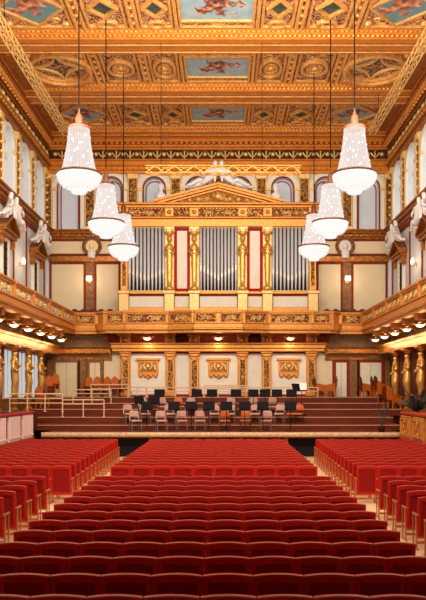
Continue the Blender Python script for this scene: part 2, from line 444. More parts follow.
# cream panels at gallery level
b = MB(FB)
for sg in (-1, 1):
    for u0, u1 in ((5.75, 7.02), (7.72, 9.55)):
        a, c = sorted((sg*u0, sg*u1)); b.box(a, c, 7.0, 10.1, 0, .03)
    a, c = sorted((sg*5.75, sg*9.55)); b.box(a, c, 10.68, 11.42, 0, .03)
b.build('cream_panel', CREAM, wb)
b = MB(FB)
for sg in (-1, 1):
    for u0, u1 in ((5.62, 7.14), (7.62, 9.72)):
        a, c = sorted((sg*u0, sg*u1)); b.frame(a, c, 6.9, 10.2, .13, 0, .07)
    a, c = sorted((sg*5.6, sg*9.72)); b.frame(a, c, 10.58, 11.5, .11, 0, .07)
b.build('red_panel_frame', DARKRED, wb)
b = MB(FB)
for sg in (-1, 1):
    a, c = sorted((sg*5.5, sg*9.75)); b.m = 0; b.slab(a, c, 10.2, 10.56, 0, .14, .04)
b.build('gilt_string_course', GOLDD, wb)
b = MB(FB)
for sg in (-1, 1): b.slab(sg*7.38-.26, sg*7.38+.26, 6.9, 10.2, 0, .10)
b.build('brown_pilaster', BROWNM, wb)
# lower end wall under the organ gallery
YL = 43.1; FL_ = fBack(YL)
b = MB(FL_)
b.box(-HW, HW, 0, 6.0, -.4, 0)
lower = b.build('stage_back_panelling', CREAM, wb)
b = MB(FL_)
PIL = [-5.26,-2.72,-1.36,1.36,2.72,5.26]
for a, c in ((-5.0,-2.98),(-2.46,-1.62),(-1.10,1.10),(1.62,2.46),(2.98,5.0)): b.box(a, c, 2.5, 4.95, 0, .03)
b.build('ivory_panel', IVORY, wb)
b = MB(FL_)
for a, c in ((-5.0,-2.98),(-2.46,-1.62),(-1.10,1.10),(1.62,2.46),(2.98,5.0)): b.frame(a-.12, c+.12, 2.5, 5.05, .12, 0, .06)
b.build('red_stage_frame', REDP, wb)
for k, u in enumerate(PIL):
    b = MB(FL_); b.m = 0
    b.slab(u-.26, u+.26, 2.5, 4.75, 0, .34, .03)
    b.slab(u-.32, u+.32, 2.5, 2.8, 0, .4, .03); b.slab(u-.33, u+.33, 4.92, 5.02, 0, .46, .03)
    b.lathe([(.27,4.62),(.30,4.70),(.25,4.76),(.28,4.84),(.34,4.92)], (u,0,0), 4, 1, 1, 1) if False else None
    for sg in (-1,1): b.ball((u+sg*.22, 4.83, .34), .11, 8, 6); b.slab(u+sg*.16-.05, u+sg*.16+.05, 4.6, 4.78, .3, .42)
    b.slab(u-.2, u+.2, 4.74, 4.92, .2, .42)
    b.m = 1; b.box(u-.14, u+.14, 2.85, 4.55, .34, .355)
    b.m = 0
    for j in range(5): b.scroll(u, 3.02+j*.34, .26, .36, 1 if j % 2 else -1, .016); b.ball((u, 3.18+j*.34, .36), .045, 6, 4)
    b.build('gilded_pilaster', [GOLD, FILD], wb)
b = MB(FL_)
b.slab(-6.0, 6.0, 5.02, 5.2, 0, .5, .03); b.slab(-6.05, 6.05, 5.2, 5.42, 0, .56, .03); b.slab(-6.1, 6.1, 5.42, 5.52, 0, .68, .04)
b.build('stage_entablature', GOLD, wb)
b = MB(FL_)
for u in PIL:
    b.slab(u-.3, u+.3, 5.52, 6.0, 0, .62, .04); b.slab(u-.36, u+.36, 5.86, 6.02, 0, 1.2, .04); b.ball((u, 5.68, .66), .16, 8, 6)
b.build('gilded_console', GOLDD, wb)
b = MB(FL_); b.box(-6.3, 6.3, 5.52, 6.05, 0, .05)
b.build('red_soffit_band', DARKRED, wb)
for sg in (-1, 1):
    b = MB(FL_)
    a, c = sorted((sg*6.05, sg*9.75))
    b.slab(a, c, 4.82, 5.28, 0, .5, .12); b.slab(a, c, 4.55, 4.72, 0, .1, .02)
    for i in range(18): u = a+.1+i*(c-a-.2)/17; b.slab(u-.06, u+.06, 4.56, 4.7, .1, .16, .02)
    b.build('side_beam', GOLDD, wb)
    b = MB(FL_); a, c = sorted((sg*6.1, sg*9.85)); b.box(a, c, 5.28, 5.97, 0, .04)
    a, c = sorted((sg*6.62, sg*9.85)); b.box(a, c, 2.5, 4.55, 0, .012)
    b.build('brown_panelling', BROWNM, wb)
    b = MB(FL_)
    a, c = sorted((sg*7.42, sg*8.0)); b.slab(a, c, 1.9, 4.55, 0, .12)
    a, c = sorted((sg*9.45, sg*9.75)); b.slab(a, c, 1.9, 4.55, 0, .2)
    b.build('side_pilaster', BROWNM, wb)

# doors of the end wall
for n_, (a, c, top) in enumerate(((-9.25,-8.05,4.42),(-7.32,-6.72,4.42),(6.68,7.28,4.42),(8.05,9.25,4.42)), 1):
    d = thing('door_%d' % n_, ['wide cream double door at the railing side of the stage end wall', 'narrow cream door behind the row of orange stacked chairs', 'narrow cream door beside the pilaster on the palm side of the end wall', 'wide cream double door behind stacked chairs on the palm side'][n_-1], 'door', ((a+c)/2, YL, 2.48)); d['kind'] = 'structure'
    o = ((a+c)/2, YL, 2.48)
    b = MB(FL_); b.box(a, (a+c)/2-.01, 2.48, top, .02, .07); b.box((a+c)/2+.01, c, 2.48, top, .02, .07); b.build('door_leaf', CREAM if n_ < 3 else IVORY, d, o)
    b = MB(FL_); b.slab(a-.2, a, 2.48, top+.2, 0, .12); b.slab(c, c+.2, 2.48, top+.2, 0, .12); b.slab(a, c, top, top+.2, 0, .12); b.build('door_frame', DARKRED if n_ > 2 else BROWNM, d, o)
    b = MB(FL_); b.ball(((a+c)/2+.06, 3.4, .09), .035, 8, 6); b.build('handle', GOLD, d, o)

# ---- long side walls
def side(sgn):
    nm = 'left' if sgn < 0 else 'right'
    sd = 'railing' if sgn < 0 else 'palm'
    Fm = fLeft(-HW) if sgn < 0 else fRight(HW)
    def Y(y): return y if sgn < 0 else -y
    def rng(y0, y1): return (y0, y1) if sgn < 0 else (-y1, -y0)
    Y0 = 20.0
    b = MB(Fm)
    a, c = rng(Y0, YB+.3)
    b.box(a, c, 0, 12.0, -.4, 0); b.box(a, c, 15.45, 17.6, -.4, 0)
    ay = [41.6-2.95*i for i in range(7)]
    for y in ay:
        a, c = rng(y-1.475, y+1.475); arch_bay(b, a, c, 12.0, 15.45, Y(y), .85, 14.40, .42)
    a, c = rng(43.075, YB+.3); b.box(a, c, 12.0, 15.45, -.4, 0)
    a, c = rng(20, 22.425); b.box(a, c, 12.0, 15.45, -.4, 0)
    w_ = struct(b.build('wall_'+nm, PALE), 'pale long wall on the %s side with arched windows above the balcony' % sd, 'wall')
    for k, y in enumerate(ay):
        t = thing('window_%d' % (k+1+(0 if sgn < 0 else 20)), 'arched clerestory window on the %s side, %s from the end wall' % (sd, ORD[k]), 'window', ((sgn*HW), y, 12.0)); t['kind'] = 'structure'
        o = (sgn*HW, y, 12.0)
        b = MB(Fm); b.poly(arch_pts(Y(y), 14.40, .83, 12.0), -.42, -.39); b.build('pane', DAYL if sgn < 0 else DAYR, t, o)
        b = MB(Fm); b.band(arch_pts(Y(y),14.40,.77,12.0), arch_pts(Y(y),14.40,.845,12.0), -.39, -.32, False)
        b.box(Y(y)-.03, Y(y)+.03, 12.0, 15.15, -.37, -.32); b.box(Y(y)-.8, Y(y)+.8, 14.0, 14.22, -.39, -.24)
        b.build('window_frame', IVORY, t, o)
    b = MB(Fm)
    for y in ay:
        n = 12
        b.band([(Y(y)-.85*math.cos(PI*i/n), 14.40+.85*math.sin(PI*i/n)) for i in range(n+1)], [(Y(y)-1.06*math.cos(PI*i/n), 14.40+1.03*math.sin(PI*i/n)) for i in range(n+1)], 0, .10, False)
        for s2 in (-1,1): b.slab(Y(y)+s2*.96-.10, Y(y)+s2*.96+.10, 12.0, 14.22, 0, .12)
    b.build('arch_moulding', IVORY, w_)
    b = MB(Fm)
    for y in ay:
        for s2 in (-1,1): b.slab(Y(y)+s2*.96-.13, Y(y)+s2*.96+.13, 14.22, 14.40, 0, .16)
        for s2 in (-1,1):
            b.slab(Y(y)+s2*1.18-.035, Y(y)+s2*1.18+.035, 12.0, 15.45, 0, .12)
    b.build('arcade_gilding', GOLDP, w_)
    for y in [q+1.475 for q in ay]:
        b = MB(Fm); b.m = 0; b.slab(Y(y)-.2, Y(y)+.2, 12.0, 15.45, 0, .10)
        b.m = 1
        for k in range(7): b.ball((Y(y), 12.4+k*.42, .10), .09, 7, 5, 1.4)
        b.slab(Y(y)-.27, Y(y)+.27, 15.1, 15.45, 0, .2); b.slab(Y(y)-.27, Y(y)+.27, 12.0, 12.3, 0, .2)
        b.build('window_pilaster', [FIL, GOLDP], w_)
    a, c = rng(Y0, YB)
    b = MB(Fm); b.m = 0; b.box(a, c, 16.05, 16.62, 0, .1)
    b.m = 1
    for i in range(30):
        u = Y(43-i*.78); b.ball((u, 16.36, .12), .12, 8, 5, .9); b.tube([(u+.15+k*.12, 16.45-.26*math.sin(PI*k/4), .15) for k in range(5)], .038, 5)
    b.build('garland_frieze', [FILDK, GOLDP], w_)
    b = MB(Fm)
    mould(b, [(15.45,15.66,.26,.04),(15.66,15.76,.34,.03),(15.76,15.95,.24,.03),(15.95,16.05,.34,.04)], a, c); mould(b, CORN, a, c)
    b.build('cornice', GOLDD, w_)
    b = MB(Fm)
    for i in range(58):
        u = Y(43.2-i*.40); b.slab(u-.12, u+.12, 16.74, 17.0, 0, .48, .06); b.ball((u, 15.86, .27), .10, 6, 4); b.ball((u, 16.7, .36), .08, 6, 4)
    b.build('modillion', GOLD, w_)
    b = MB(Fm); mould(b, SILL, a, c); b.build('arcade_sill', GOLDD, w_)
    b = MB(Fm); mould(b, [(11.36,11.5,.10,.02),(6.9,7.3,.08,.02)], a, c)
    for y in (42.9, 39.0, 36.6, 33.0):
        u = Y(y); b.slab(u-.09, u+.09, 7.3, 11.36, 0, .05, .01)
    b.build('red_marble_strip', DARKRED, w_)
    b = MB(Fm); a, c = rng(24, 43.05); b.box(a, c, 0, 5.9, 0, .02); b.build('brown_wainscot', BROWNM, w_)
    b = MB(Fm); a, c = rng(-4, Y0); b.box(a, c, 0, 17.6, -.4, 0); b.build('audience_end_wall', PALE, w_)
    return w_
WL = side(-1); WR = side(1)

b = MB(); b.box(-HW, HW, -4.3, -4, 0, 6.0)
wf = struct(b.build('wall_front', CREAM), 'cream wall under the gallery at the audience end of the hall', 'wall')
b = MB(); b.box(-HW, HW, -4, 4.4, 6.0, 6.3); b.build('rear_gallery_floor', GOLDD, wf)
# ---- ceiling
b = MB(); b.box(-HW-.3, HW+.3, -4, YB+.4, ZC+.02, ZC+.4)
ceil = struct(b.build('ceiling', GOLDC), 'gilded coffered ceiling with painted panels', 'ceiling')
CB = [q-1.65 for q in (23.4, 28.9, 34.25, 40.0)]; CE = [q+3.3 for q in CB]        # coffer rows
FC = fCeil(ZC)
def cbox(b, x0, x1, y0, y1, c0, c1, ch=.03): b.slab(x0, x1, -y1, -y0, c0, c1, ch)
edges_ = [21.0]+[q for p in zip(CB, CE) for q in p]+[YB]
for i in range(0, len(edges_), 2):
    y0, y1 = edges_[i], edges_[i+1]
    b = MB(FC)
    cbox(b, -HW, HW, y0, y1, 0, .14); cbox(b, -HW, HW, y0+.14, y1-.14, .14, .24); cbox(b, -HW, HW, y0+.34, y1-.34, .24, .34)
    for k in range(13):
        x = -9.0+k*1.5
        b.ball((x, -(y1-.16), .27), .075, 8, 6)
    b.build('ceiling_beam', GOLDC, ceil)
    b = MB(FC)
    for k in range(98):
        x = -9.6+k*.198
        b.slab(x-.055, x+.055, -(y0+.13), -(y0+.04), .14, .2, .01)
        b.slab(x-.055, x+.055, -(y1-.13), -(y1-.04), .14, .2, .01)
        b.ball((x+.1, -(y0+.25), .25), .06, 5, 4); b.ball((x+.1, -(y1-.27), .25), .05, 5, 4)
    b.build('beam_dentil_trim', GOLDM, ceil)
    b = MB(FC); q = (y1-y0)
    for k in (.40, .72): cbox(b, -HW, HW, y0+q*k, y0+q*k+.07, .34, .385, .01)
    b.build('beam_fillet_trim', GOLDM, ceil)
    b = MB(FC)
    for k in (.40, .72): b.box(-HW, HW, -(y0+q*k), -(y0+q*k-.07), .33, .343)
    b.build('beam_red_line', DARKRED, ceil)
for sg in (-1, 1):
    b = MB(FC)
    a, c = sorted((sg*8.72, sg*HW)); cbox(b, a, c, 20, YB, 0, .3)
    for q in range(3): a, c = sorted((sg*(8.56+.12*q), sg*HW)); cbox(b, a, c, 20, YB, 0, .12+.08*q)
    b.build('ceiling_edge', GOLDD, ceil)
def ell(cx_, cy_, rx, ry, n=28): return [(cx_+rx*math.cos(2*PI*i/n), cy_+ry*math.sin(2*PI*i/n)) for i in range(n)]
def dia(cx_, cy_, rx, ry): return [(cx_+rx, cy_), (cx_, cy_+ry), (cx_-rx, cy_), (cx_, cy_-ry)]
def star(cx_, cy_, rx, ry, k=.36, n=6):
    P = []
    for q in range(4):                         # four-pointed star with hollow sides
        a0, a1 = q*PI/2, (q+1)*PI/2
        p0 = Vector((math.cos(a0), math.sin(a0))); p1 = Vector((math.cos(a1), math.sin(a1))); m_ = (p0+p1)*k*.5
        for i in range(n):
            t = i/n; z = p0*(1-t)**2+m_*2*t*(1-t)+p1*t*t; P.append((cx_+rx*z.x, cy_+ry*z.y))
    return P
def ring_(b, f, cx_, cy_, rx, ry, t, c0, c1): b.band(f(cx_, cy_, rx-t, ry-t), f(cx_, cy_, rx, ry), c0, c1, True)
def painting(label, mat_, pts, x, y, z, frame_pts, group):
    t = thing('ceiling_painting', label, 'painting', (x, y, z), 0, group)
    b = MB(frame((0,0,0), (1,0,0), (0,-1,0), (0,0,-1))); b.poly(pts, -.03, .015); b.build('canvas', mat_, t)
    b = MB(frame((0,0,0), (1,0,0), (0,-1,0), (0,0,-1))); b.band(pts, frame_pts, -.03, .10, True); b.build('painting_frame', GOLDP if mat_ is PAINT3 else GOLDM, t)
ROWN = ['over the seats', 'in the topmost row', 'in the middle row', 'in the row next to end wall']
for r in range(4):
    y0, y1 = CB[r], CE[r]; yc = (y0+y1)/2; kind = 'B' if r == 2 else 'A'
    b = MB(FC)                                # carved grounds
    b.box(-8.7, 8.7, -y1, -y0, -.02, .015)
    b.build('coffer_ground', FILC, ceil)
    b = MB(FC)
    for sg in (-1, 1):
        for x in (5.32, 5.62, 3.18, 3.42, 1.62): 
            a, c = sorted((sg*(x-.07), sg*(x+.07))); cbox(b, a, c, y0, y1, .015, .16)
        for x in (5.47, 3.30):
            for k in range(5): b.ball((sg*x, -(y0+.4+k*.6), .06), .10, 8, 5)
        for x0, x1 in ((5.76, 8.5), (3.58, 5.18), (1.74, 3.06)):
            a, c = sorted((sg*x0, sg*x1)); b.frame(a, c, -(y1-.08), -(y0+.08), .11, .015, .12)
        # inner coffers: rosettes in the middle row, small lozenges elsewhere
        for x, rx in ((4.38, .62), (2.40, .52)):
            if kind == 'B':
                ring_(b, ell, sg*x, -yc, rx, .95 if x < 3 else .78, .12, .015, .2); ring_(b, ell, sg*x, -yc, rx*.62, .5, .10, .015, .16)
                b.ball((sg*x, -yc, .05), .16, 10, 6)
                for k in range(8): b.ball((sg*x+rx*.36*math.cos(k*PI/4), -yc+.30*math.sin(k*PI/4), .04), .09, 6, 4)
            else:
                ring_(b, dia, sg*x, -yc, rx, .72, .13, .015, .17)
                for s2 in (-1, 1):
                    ring_(b, ell, sg*x, -(yc+s2*1.3), rx*.7, .28, .09, .015, .14)
        for cx_ in (6.0, 8.26):
            for cy_ in (-1.25, 1.25): b.ball((sg*cx_, -(yc+cy_), .03), .17, 8, 5)
        if kind == 'B':
            ring_(b, ell, sg*7.13, -yc, 1.45, 1.6, .16, .015, .30); ring_(b, ell, sg*7.13, -yc, 1.27, 1.4, .12, .015, .18)
        else:
            for cx_ in (-1, 1):
                for cy_ in (-1, 1): b.scroll(sg*7.13+cx_*.95, -(yc+cy_*1.0), .7, .04, cx_, .05)
    for s2 in (-1, 1):
        b.frame(-1.5, 1.5, -(yc+1.55) if s2 > 0 else -(yc-1.05), -(yc+1.05) if s2 > 0 else -(yc-1.55), .09, .015, .12)
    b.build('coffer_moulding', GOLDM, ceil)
    b = MB(FC)                                # dark lozenge fills
    for sg in (-1, 1):
        for x, rx in ((4.38, .47), (2.40, .38)):
            if kind == 'A': b.poly(dia(sg*x, -yc, rx, .56), .015, .04)
            else: b.poly(ell(sg*x, -yc, rx*.8, .36), .01, .03)
    b.build('lozenge_fill', PAINT3, ceil)
    if r == 0: continue
    z = ZC-.02
    painting('oblong ceiling painting of figures on blue sky, central, '+ROWN[r], PAINT1, [(-1.4,-1.0),(1.4,-1.0),(1.4,1.0),(-1.4,1.0)], 0, yc, z, [(-1.5,-1.1),(1.5,-1.1),(1.5,1.1),(-1.5,1.1)], 'ceiling paintings')
    for sg, sd in ((-1, 'railing'), (1, 'palm')):
        if kind == 'A':
            painting('lozenge ceiling painting of blue sky, %s side, %s' % (sd, ROWN[r]), PAINT2 if r == 1 else PAINT1, dia(0,0,1.2,1.3), sg*7.13, yc, z, dia(0,0,1.34,1.45), 'ceiling paintings')
        else:
            painting('dark star-shaped painting inside the gilded ceiling oval, %s side' % sd, PAINT3, star(0,0,1.0,1.1), sg*7.13, yc, z, star(0,0,1.2,1.32), 'ceiling paintings')

# ---- stage and its risers
b = MB(); b.m = 0
b.box(-7.3, 7.75, 31.7, 43.0, .82, 1.05)
b.m = 1; b.box(-7.1, 7.5, 32.3, 33.0, 0, .82)  # near-black block stands in for the shade beneath the stage
b.m = 2
for i in range(8): x = -6.6+i*1.9; b.box(x-.08, x+.08, 31.85, 31.97, 0, .82)
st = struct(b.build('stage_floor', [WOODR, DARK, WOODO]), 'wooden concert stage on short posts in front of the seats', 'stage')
b = MB(fBack(31.7)); b.slab(-7.35, 7.8, .88, 1.07, 0, .16, .05)
for i in range(120): x = -7.3+i*.126; b.ball((x, .97, .16), .045, 6, 4)
b.build('stage_edge_moulding', LIPM, st)
RS = [(33.7, 1.29), (35.4, 1.585), (37.2, 1.915), (38.8, 2.185), (40.2, 2.48)]
prev = 1.05
for i, (y, z) in enumerate(RS):
    t = thing('stage_riser', 'long red-brown wooden orchestra riser, %s step up from the stage edge' % ORD[i], 'riser', (0, y, prev-.0), 0, 'stepped orchestra risers')
    ye = RS[i+1][0]+.02 if i < 4 else 43.05
    o = (0, y, prev)
    xl, xr = (-9.6, 9.6) if i > 1 else (-8.6, 8.2)
    b = MB(); b.box(xl, xr, y+.03, ye, prev, z-.05); b.build('riser_front', WOODR, t, o)
    b = MB(); b.box(xl, xr, y+.06, ye, z-.05, z); b.build('riser_top', WOODR, t, o)
    b = MB(); b.box(xl, xr, y, y+.06, z-.04, z); b.build('riser_nosing', WOODP, t, o)
    prev = z

# ================================================================== ORGAN
YO = 42.5; ZG = 6.12           # organ front plane, gallery floor
FO = fBack(YO)
org = thing('pipe_organ', 'gilded pipe organ with pedimented case and silver pipes above the gallery', 'organ', (0, YO, ZG))
OO = (0, YO, ZG)
def opart(b, name, m, parent=org, smooth=False): return b.build(name, m, parent, OO, smooth)
b = MB(FO)
b.m = 0; b.box(-5.45, 5.45, ZG, 12.0, -.9, -.35)
opart(b, 'case_back', PIPEB)
b = MB(FO)                                      # plinth
b.slab(-5.5, 5.5, ZG, 7.5, -.4, .10, .03)
b.slab(-5.6, 5.6, 8.22, 8.38, -.4, .22, .03); b.slab(-5.55, 5.55, 7.5, 8.22, -.4, .02, .02)
opart(b, 'plinth', GOLD)
b = MB(FO); PAN = ((-5.0,-3.05),(-2.45,-1.65),(-1.05,1.05),(1.65,2.45),(3.05,5.0))
for a, c in PAN: b.box(a, c, 7.25, 8.12, .02, .06)
opart(b, 'plinth_panel', IVORY)
b = MB(FO)
for a, c in PAN: b.frame(a-.08, c+.08, 7.17, 8.2, .09, .02, .10)
opart(b, 'plinth_panel_frame', DARKRED)
for u in (-5.28,-2.74,-1.35,1.35,2.74,5.28):
    b = MB(FO); b.slab(u-.28, u+.28, 7.0, 8.38, 0, .34, .03); b.slab(u-.34, u+.34, 8.22, 8.4, 0, .42, .03); opart(b, 'pedestal', GOLDP)
# entablature
b = MB(FO)
b.slab(-5.5, 5.5, 11.98, 12.42, -.9, .22, .03); b.slab(-5.62, 5.62, 12.42, 12.52, -.9, .36, .03)
b.slab(-5.7, 5.7, 13.0, 13.14, -.9, .42, .03); b.slab(-5.8, 5.8, 13.14, 13.28, -.9, .56, .04)
for i in range(60): u = -5.6+i*.19; b.slab(u-.05, u+.05, 12.92, 13.0, .2, .36, .01)
opart(b, 'entablature', GOLD)
b = MB(FO); b.m = 0; b.box(-5.5, 5.5, 12.52, 13.0, -.9, .22); b.m = 1
for i in range(20): 
    u = -5.2+i*.547; b.scroll(u, 12.74, .5, .25, 1 if i % 2 else -1, .028); b.ball((u+.27, 12.74, .24), .08, 7, 5)
opart(b, 'carved_frieze', [FIL, GOLDP])
for u in (-5.28,-2.74,-1.35,1.35,2.74,5.28):
    b = MB(FO); b.slab(u-.26, u+.26, 12.5, 13.0, .2, .44, .03); b.ball((u, 12.75, .44), .13, 8, 6); opart(b, 'frieze_bracket', GOLD)
# pediment
b = MB(FO); W_, ZT, ZB = 3.5, 14.22, 13.28
sl = (ZT-ZB)/W_
for sg in (-1, 1):
    for k, (off, th, d0) in enumerate(((0,.12,.62),(-.12,.12,.46),(-.24,.08,.34))):
        P = [(sg*W_*1.03, ZB+off), (0, ZT+off+.02), (0, ZT+off+th+.02), (sg*W_*1.03, ZB+off+th)]
        if sg > 0: P = P[::-1]
        b.poly(P, -.5, d0)
opart(b, 'pediment_moulding', GOLD)
b = MB(FO); b.m = 0; b.poly([(-W_+.4, ZB), (W_-.4, ZB), (0, ZT-.12)], -.5, .12); b.m = 1
for k in range(9):
    u = -2+k*.5; h = .26*(1-abs(u)/2.9)
    b.scroll(u, ZB+.1+h*.7, .55*(1-abs(u)/4), .15, 1 if u < 0 else -1, .04)
b.ball((0, ZB+.4, .14), .22, 10, 6)
opart(b, 'carved_tympanum', [FILG, GOLDP])
# posts, herms, ivory panels
for u in (-5.28, 5.28):
    b = MB(FO); b.m = 0; b.slab(u-.2, u+.2, 8.38, 11.98, -.4, .14, .03); b.m = 1; b.box(u-.1, u+.1, 8.7, 11.7, .14, .15); b.m = 0
    for j in range(7): b.scroll(u, 8.9+j*.42, .22, .16, 1 if j % 2 else -1, .018)
    b.slab(u-.27, u+.27, 11.7, 11.98, -.2, .26, .03)
    opart(b, 'corner_post', [GOLD, FILD])
for u in (-2.74,-1.35,1.35,2.74):
    b = MB(FO); b.slab(u-.26, u+.26, 8.38, 11.98, -.4, .08, .03); b.slab(u-.3, u+.3, 11.66, 11.98, -.2, .34, .03)
    for s2 in (-1,1): b.ball((u+s2*.2, 11.76, .3), .12, 8, 6)
    po = opart(b, 'organ_pilaster', GOLDP)
    b = MB(frame((u, YO-.2, 0), (1,0,0), (0,1,0), (0,0,1)))
    b.lathe([(.22,8.4),(.23,8.6),(.12,8.68),(.14,9.1),(.15,9.5),(.18,9.95),(.15,10.1),(.18,10.35),(.20,10.62),(.21,10.85),(.16,11.0),(.08,11.06),(.075,11.14)], seg=14, sy=.75)
    b.ball((0,-.02,11.29), .15, 12, 8, 1.2); b.ball((0,.03,11.34), .17, 10, 6, .9); b.lathe([(.1,11.44),(.24,11.6),(.2,11.68)], seg=12)
    b.ball((0,-.16,11.27), .03, 6, 4); 
    for s2 in (-1,1):
        b.tube([(s2*.2,0,10.86),(s2*.28,-.04,10.6),(s2*.2,-.16,10.42),(s2*.05,-.2,10.52)], .055, 7, .04); b.ball((s2*.1,-.14,10.72), .09, 8, 6)
    opart(b, 'herm_figure', GOLDS, po, True)
for a, c in ((-2.4,-1.68),(1.68,2.4)):
    b = MB(FO); b.box(a, c, 8.4, 11.98, -.4, -.02); p_ = opart(b, 'ivory_panel', IVORY)
    b = MB(FO); b.frame(a-.08, c+.08, 8.4, 11.95, .15, -.1, .06); opart(b, 'red_panel_frame', REDP, p_)
# pipes
def pipes(c, half, n, vlow, vmid):
    pw = 2*half/n
    for i in range(n):
        u = c-half+pw*(i+.5); t = abs(u-c)/half; zm = vmid+(vlow-vmid)*t
        r = pw*.37; fr = frame((u, YO+.02+.0, 0), (1,0,0), (0,1,0), (0,0,1))
        b = MB(fr); b.lathe([(r*.35,8.38),(r*.45,8.5),(r*.98,zm-.04),(r,zm),(r,zm+.14),(r,11.98)], seg=10)
        p_ = opart(b, 'pipe', PIPE, org, True)
        b = MB(fr); b.lathe([(r*1.03,zm-.05),(r*1.03,zm+.0),(r*.9,zm+.02)], seg=10); b.box(-r*.6, r*.6, -r*1.08, -r*.5, zm+.0, zm+.16)
        b.poly([(-r*.6,-r*1.12),(r*.6,-r*1.12),(r*.6,-r*.6),(-r*.6,-r*.6)], zm-.12, zm-.02)
        opart(b, 'pipe_mouth', PIPEL, p_)
pipes(-4.03, 1.06, 10, 9.55, 9.1); pipes(0, 1.08, 11, 9.75, 9.15); pipes(4.03, 1.06, 10, 9.55, 9.1)
b = MB(FO)
for a, c in ((-5.08,-2.98),(-1.09,1.09),(2.98,5.08)): b.frame(a-.04, c+.04, 8.38, 12.0, .06, -.3, .06, .01)
opart(b, 'pipe_field_frame', GOLDP)

# ================================================================== BALCONIES
def parapet(root, origin, P0, P1, zb, zt, npan, panmat, with_pier=True, scrollmat=GOLDP):
    """balustrade from P0 to P1 (xy, seen from the hall): carved panels between piers, rail, base mouldings"""
    d = Vector((P1[0]-P0[0], P1[1]-P0[1])); L = d.length; d /= L
    Fm = frame((P0[0], P0[1], 0), (d.x,d.y,0), (0,0,1), (d.y,-d.x,0))
    b = MB(Fm); b.slab(0, L, zt-.12, zt, -.28, .12, .03); b.slab(0, L, zt-.18, zt-.12, -.2, .06, .01); b.build('handrail', GOLD, root, origin)
    b = MB(Fm); b.box(0, L, zb+.42, zt-.18, -.16, -.04); b.slab(0, L, zb+.34, zb+.42, -.2, .10, .02)
    b.slab(0, L, zb+.10, zb+.34, -.2, .04, .02); b.slab(0, L, zb, zb+.12, -.2, .16, .03); b.slab(0, L, zb-.16, zb+.02, -.3, .02, .02); b.build('parapet', GOLD, root, origin)
    step = L/npan
    for i in range(npan):
        a, c = i*step+.16, (i+1)*step-.16
        b = MB(Fm); b.m = 0; b.box(a, c, zb+.43, zt-.18, -.04, -.015); b.m = 1
        n = max(2, int((c-a)/.42)); q = (c-a)/n
        for k in range(n):
            b.scroll(a+q*(k+.5), (zb+zt+.25)/2, min(.52, q*1.25), .0, 1 if k % 2 else -1, .03); b.ball((a+q*(k+.5), (zb+zt+.25)/2+(.1 if k % 2 else -.1), .0), .05, 6, 4)
        b.build('carved_panel', [panmat, scrollmat], root, origin)
        b = MB(Fm); b.frame(a-.06, c+.06, zb+.39, zt-.14, .05, -.04, .03, .01); b.build('panel_frame', GOLD, root, origin)
    for i in range(npan+1):
        u = i*step; b = MB(Fm); b.slab(u-.11, u+.11, zb+.34, zt-.12, -.2, .09, .02); b.slab(u-.13, u+.13, zt-.14, zt+.01, -.3, .14, .03); b.build('pier', GOLD, root, origin)
ZR = 7.17; ZBo = 6.12
for sg, sd in ((-1, 'railing'), (1, 'palm')):
    t = thing('side_balcony', 'long gilded balcony along the %s side wall with carved parapet' % sd, 'balcony', (sg*9.0, 32, 6.0)); o = (sg*9.0, 32, 6.0)
    if sg < 0: parapet(t, o, (-8.05, 24.0), (-8.05, 42.0), ZBo, ZR, 6, FILW, scrollmat=GOLDP)
    else: parapet(t, o, (8.05, 42.0), (8.05, 24.0), ZBo, ZR, 6, FILG, scrollmat=GOLDP)
    b = MB(); a, c = sorted((sg*8.1, sg*9.89)); b.box(a, c, 20, 42.1, 5.98, 6.14); b.build('balcony_floor', WOODR, t, o)
    for i in range(8):
        b = MB(); y = 24.5+i*2.2; a, c = sorted((sg*8.15, sg*9.7)); b.box(a, c, y-.2, y+.2, 5.72, 5.98); b.ball((sg*8.35, y, 5.78), .17, 8, 6)
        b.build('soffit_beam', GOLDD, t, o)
    b = MB(); a, c = sorted((sg*9.0, sg*9.89)); b.box(a, c, 24, 43.0, 4.86, 5.22); b.box(*sorted((sg*8.9, sg*9.89)), 24, 43.0, 5.22, 5.34); b.build('carrying_beam', GOLD, t, o)
t = thing('organ_balcony', 'gilded balcony below the organ with bowed carved parapet across the end wall', 'balcony', (0, 42, 6.0)); o = (0, 42, 6.0)
segs = [((-8.05,42.1),(-6.75,42.1),1),((-6.75,42.1),(-6.55,41.7),0),((-6.55,41.7),(-6.2,41.45),0),((-6.2,41.45),(-5.1,41.35),1),((-5.1,41.35),(-2.75,41.35),1),((-2.75,41.35),(-1.35,40.95),1),((-1.35,40.95),(1.35,40.95),2),((1.35,40.95),(2.75,41.35),1),((2.75,41.35),(5.1,41.35),1),((5.1,41.35),(6.2,41.45),1),((6.2,41.45),(6.55,41.7),0),((6.55,41.7),(6.75,42.1),0),((6.75,42.1),(8.05,42.1),1)]
for p0, p1, n in segs:
    if n: parapet(t, o, p0, p1, ZBo, ZR, n, FIL)
    else:
        d = Vector((p1[0]-p0[0], p1[1]-p0[1])); L = d.length; d /= L
        b = MB(frame((p0[0],p0[1],0), (d.x,d.y,0), (0,0,1), (d.y,-d.x,0)))
        b.slab(-.02, L+.02, ZBo-.16, ZR-.12, -.2, -.02, .01); b.slab(-.04, L+.04, ZR-.12, ZR, -.28, .12, .03); b.slab(-.03, L+.03, ZBo, ZBo+.4, -.2, .12, .03)
        b.build('parapet', GOLD, t, o)
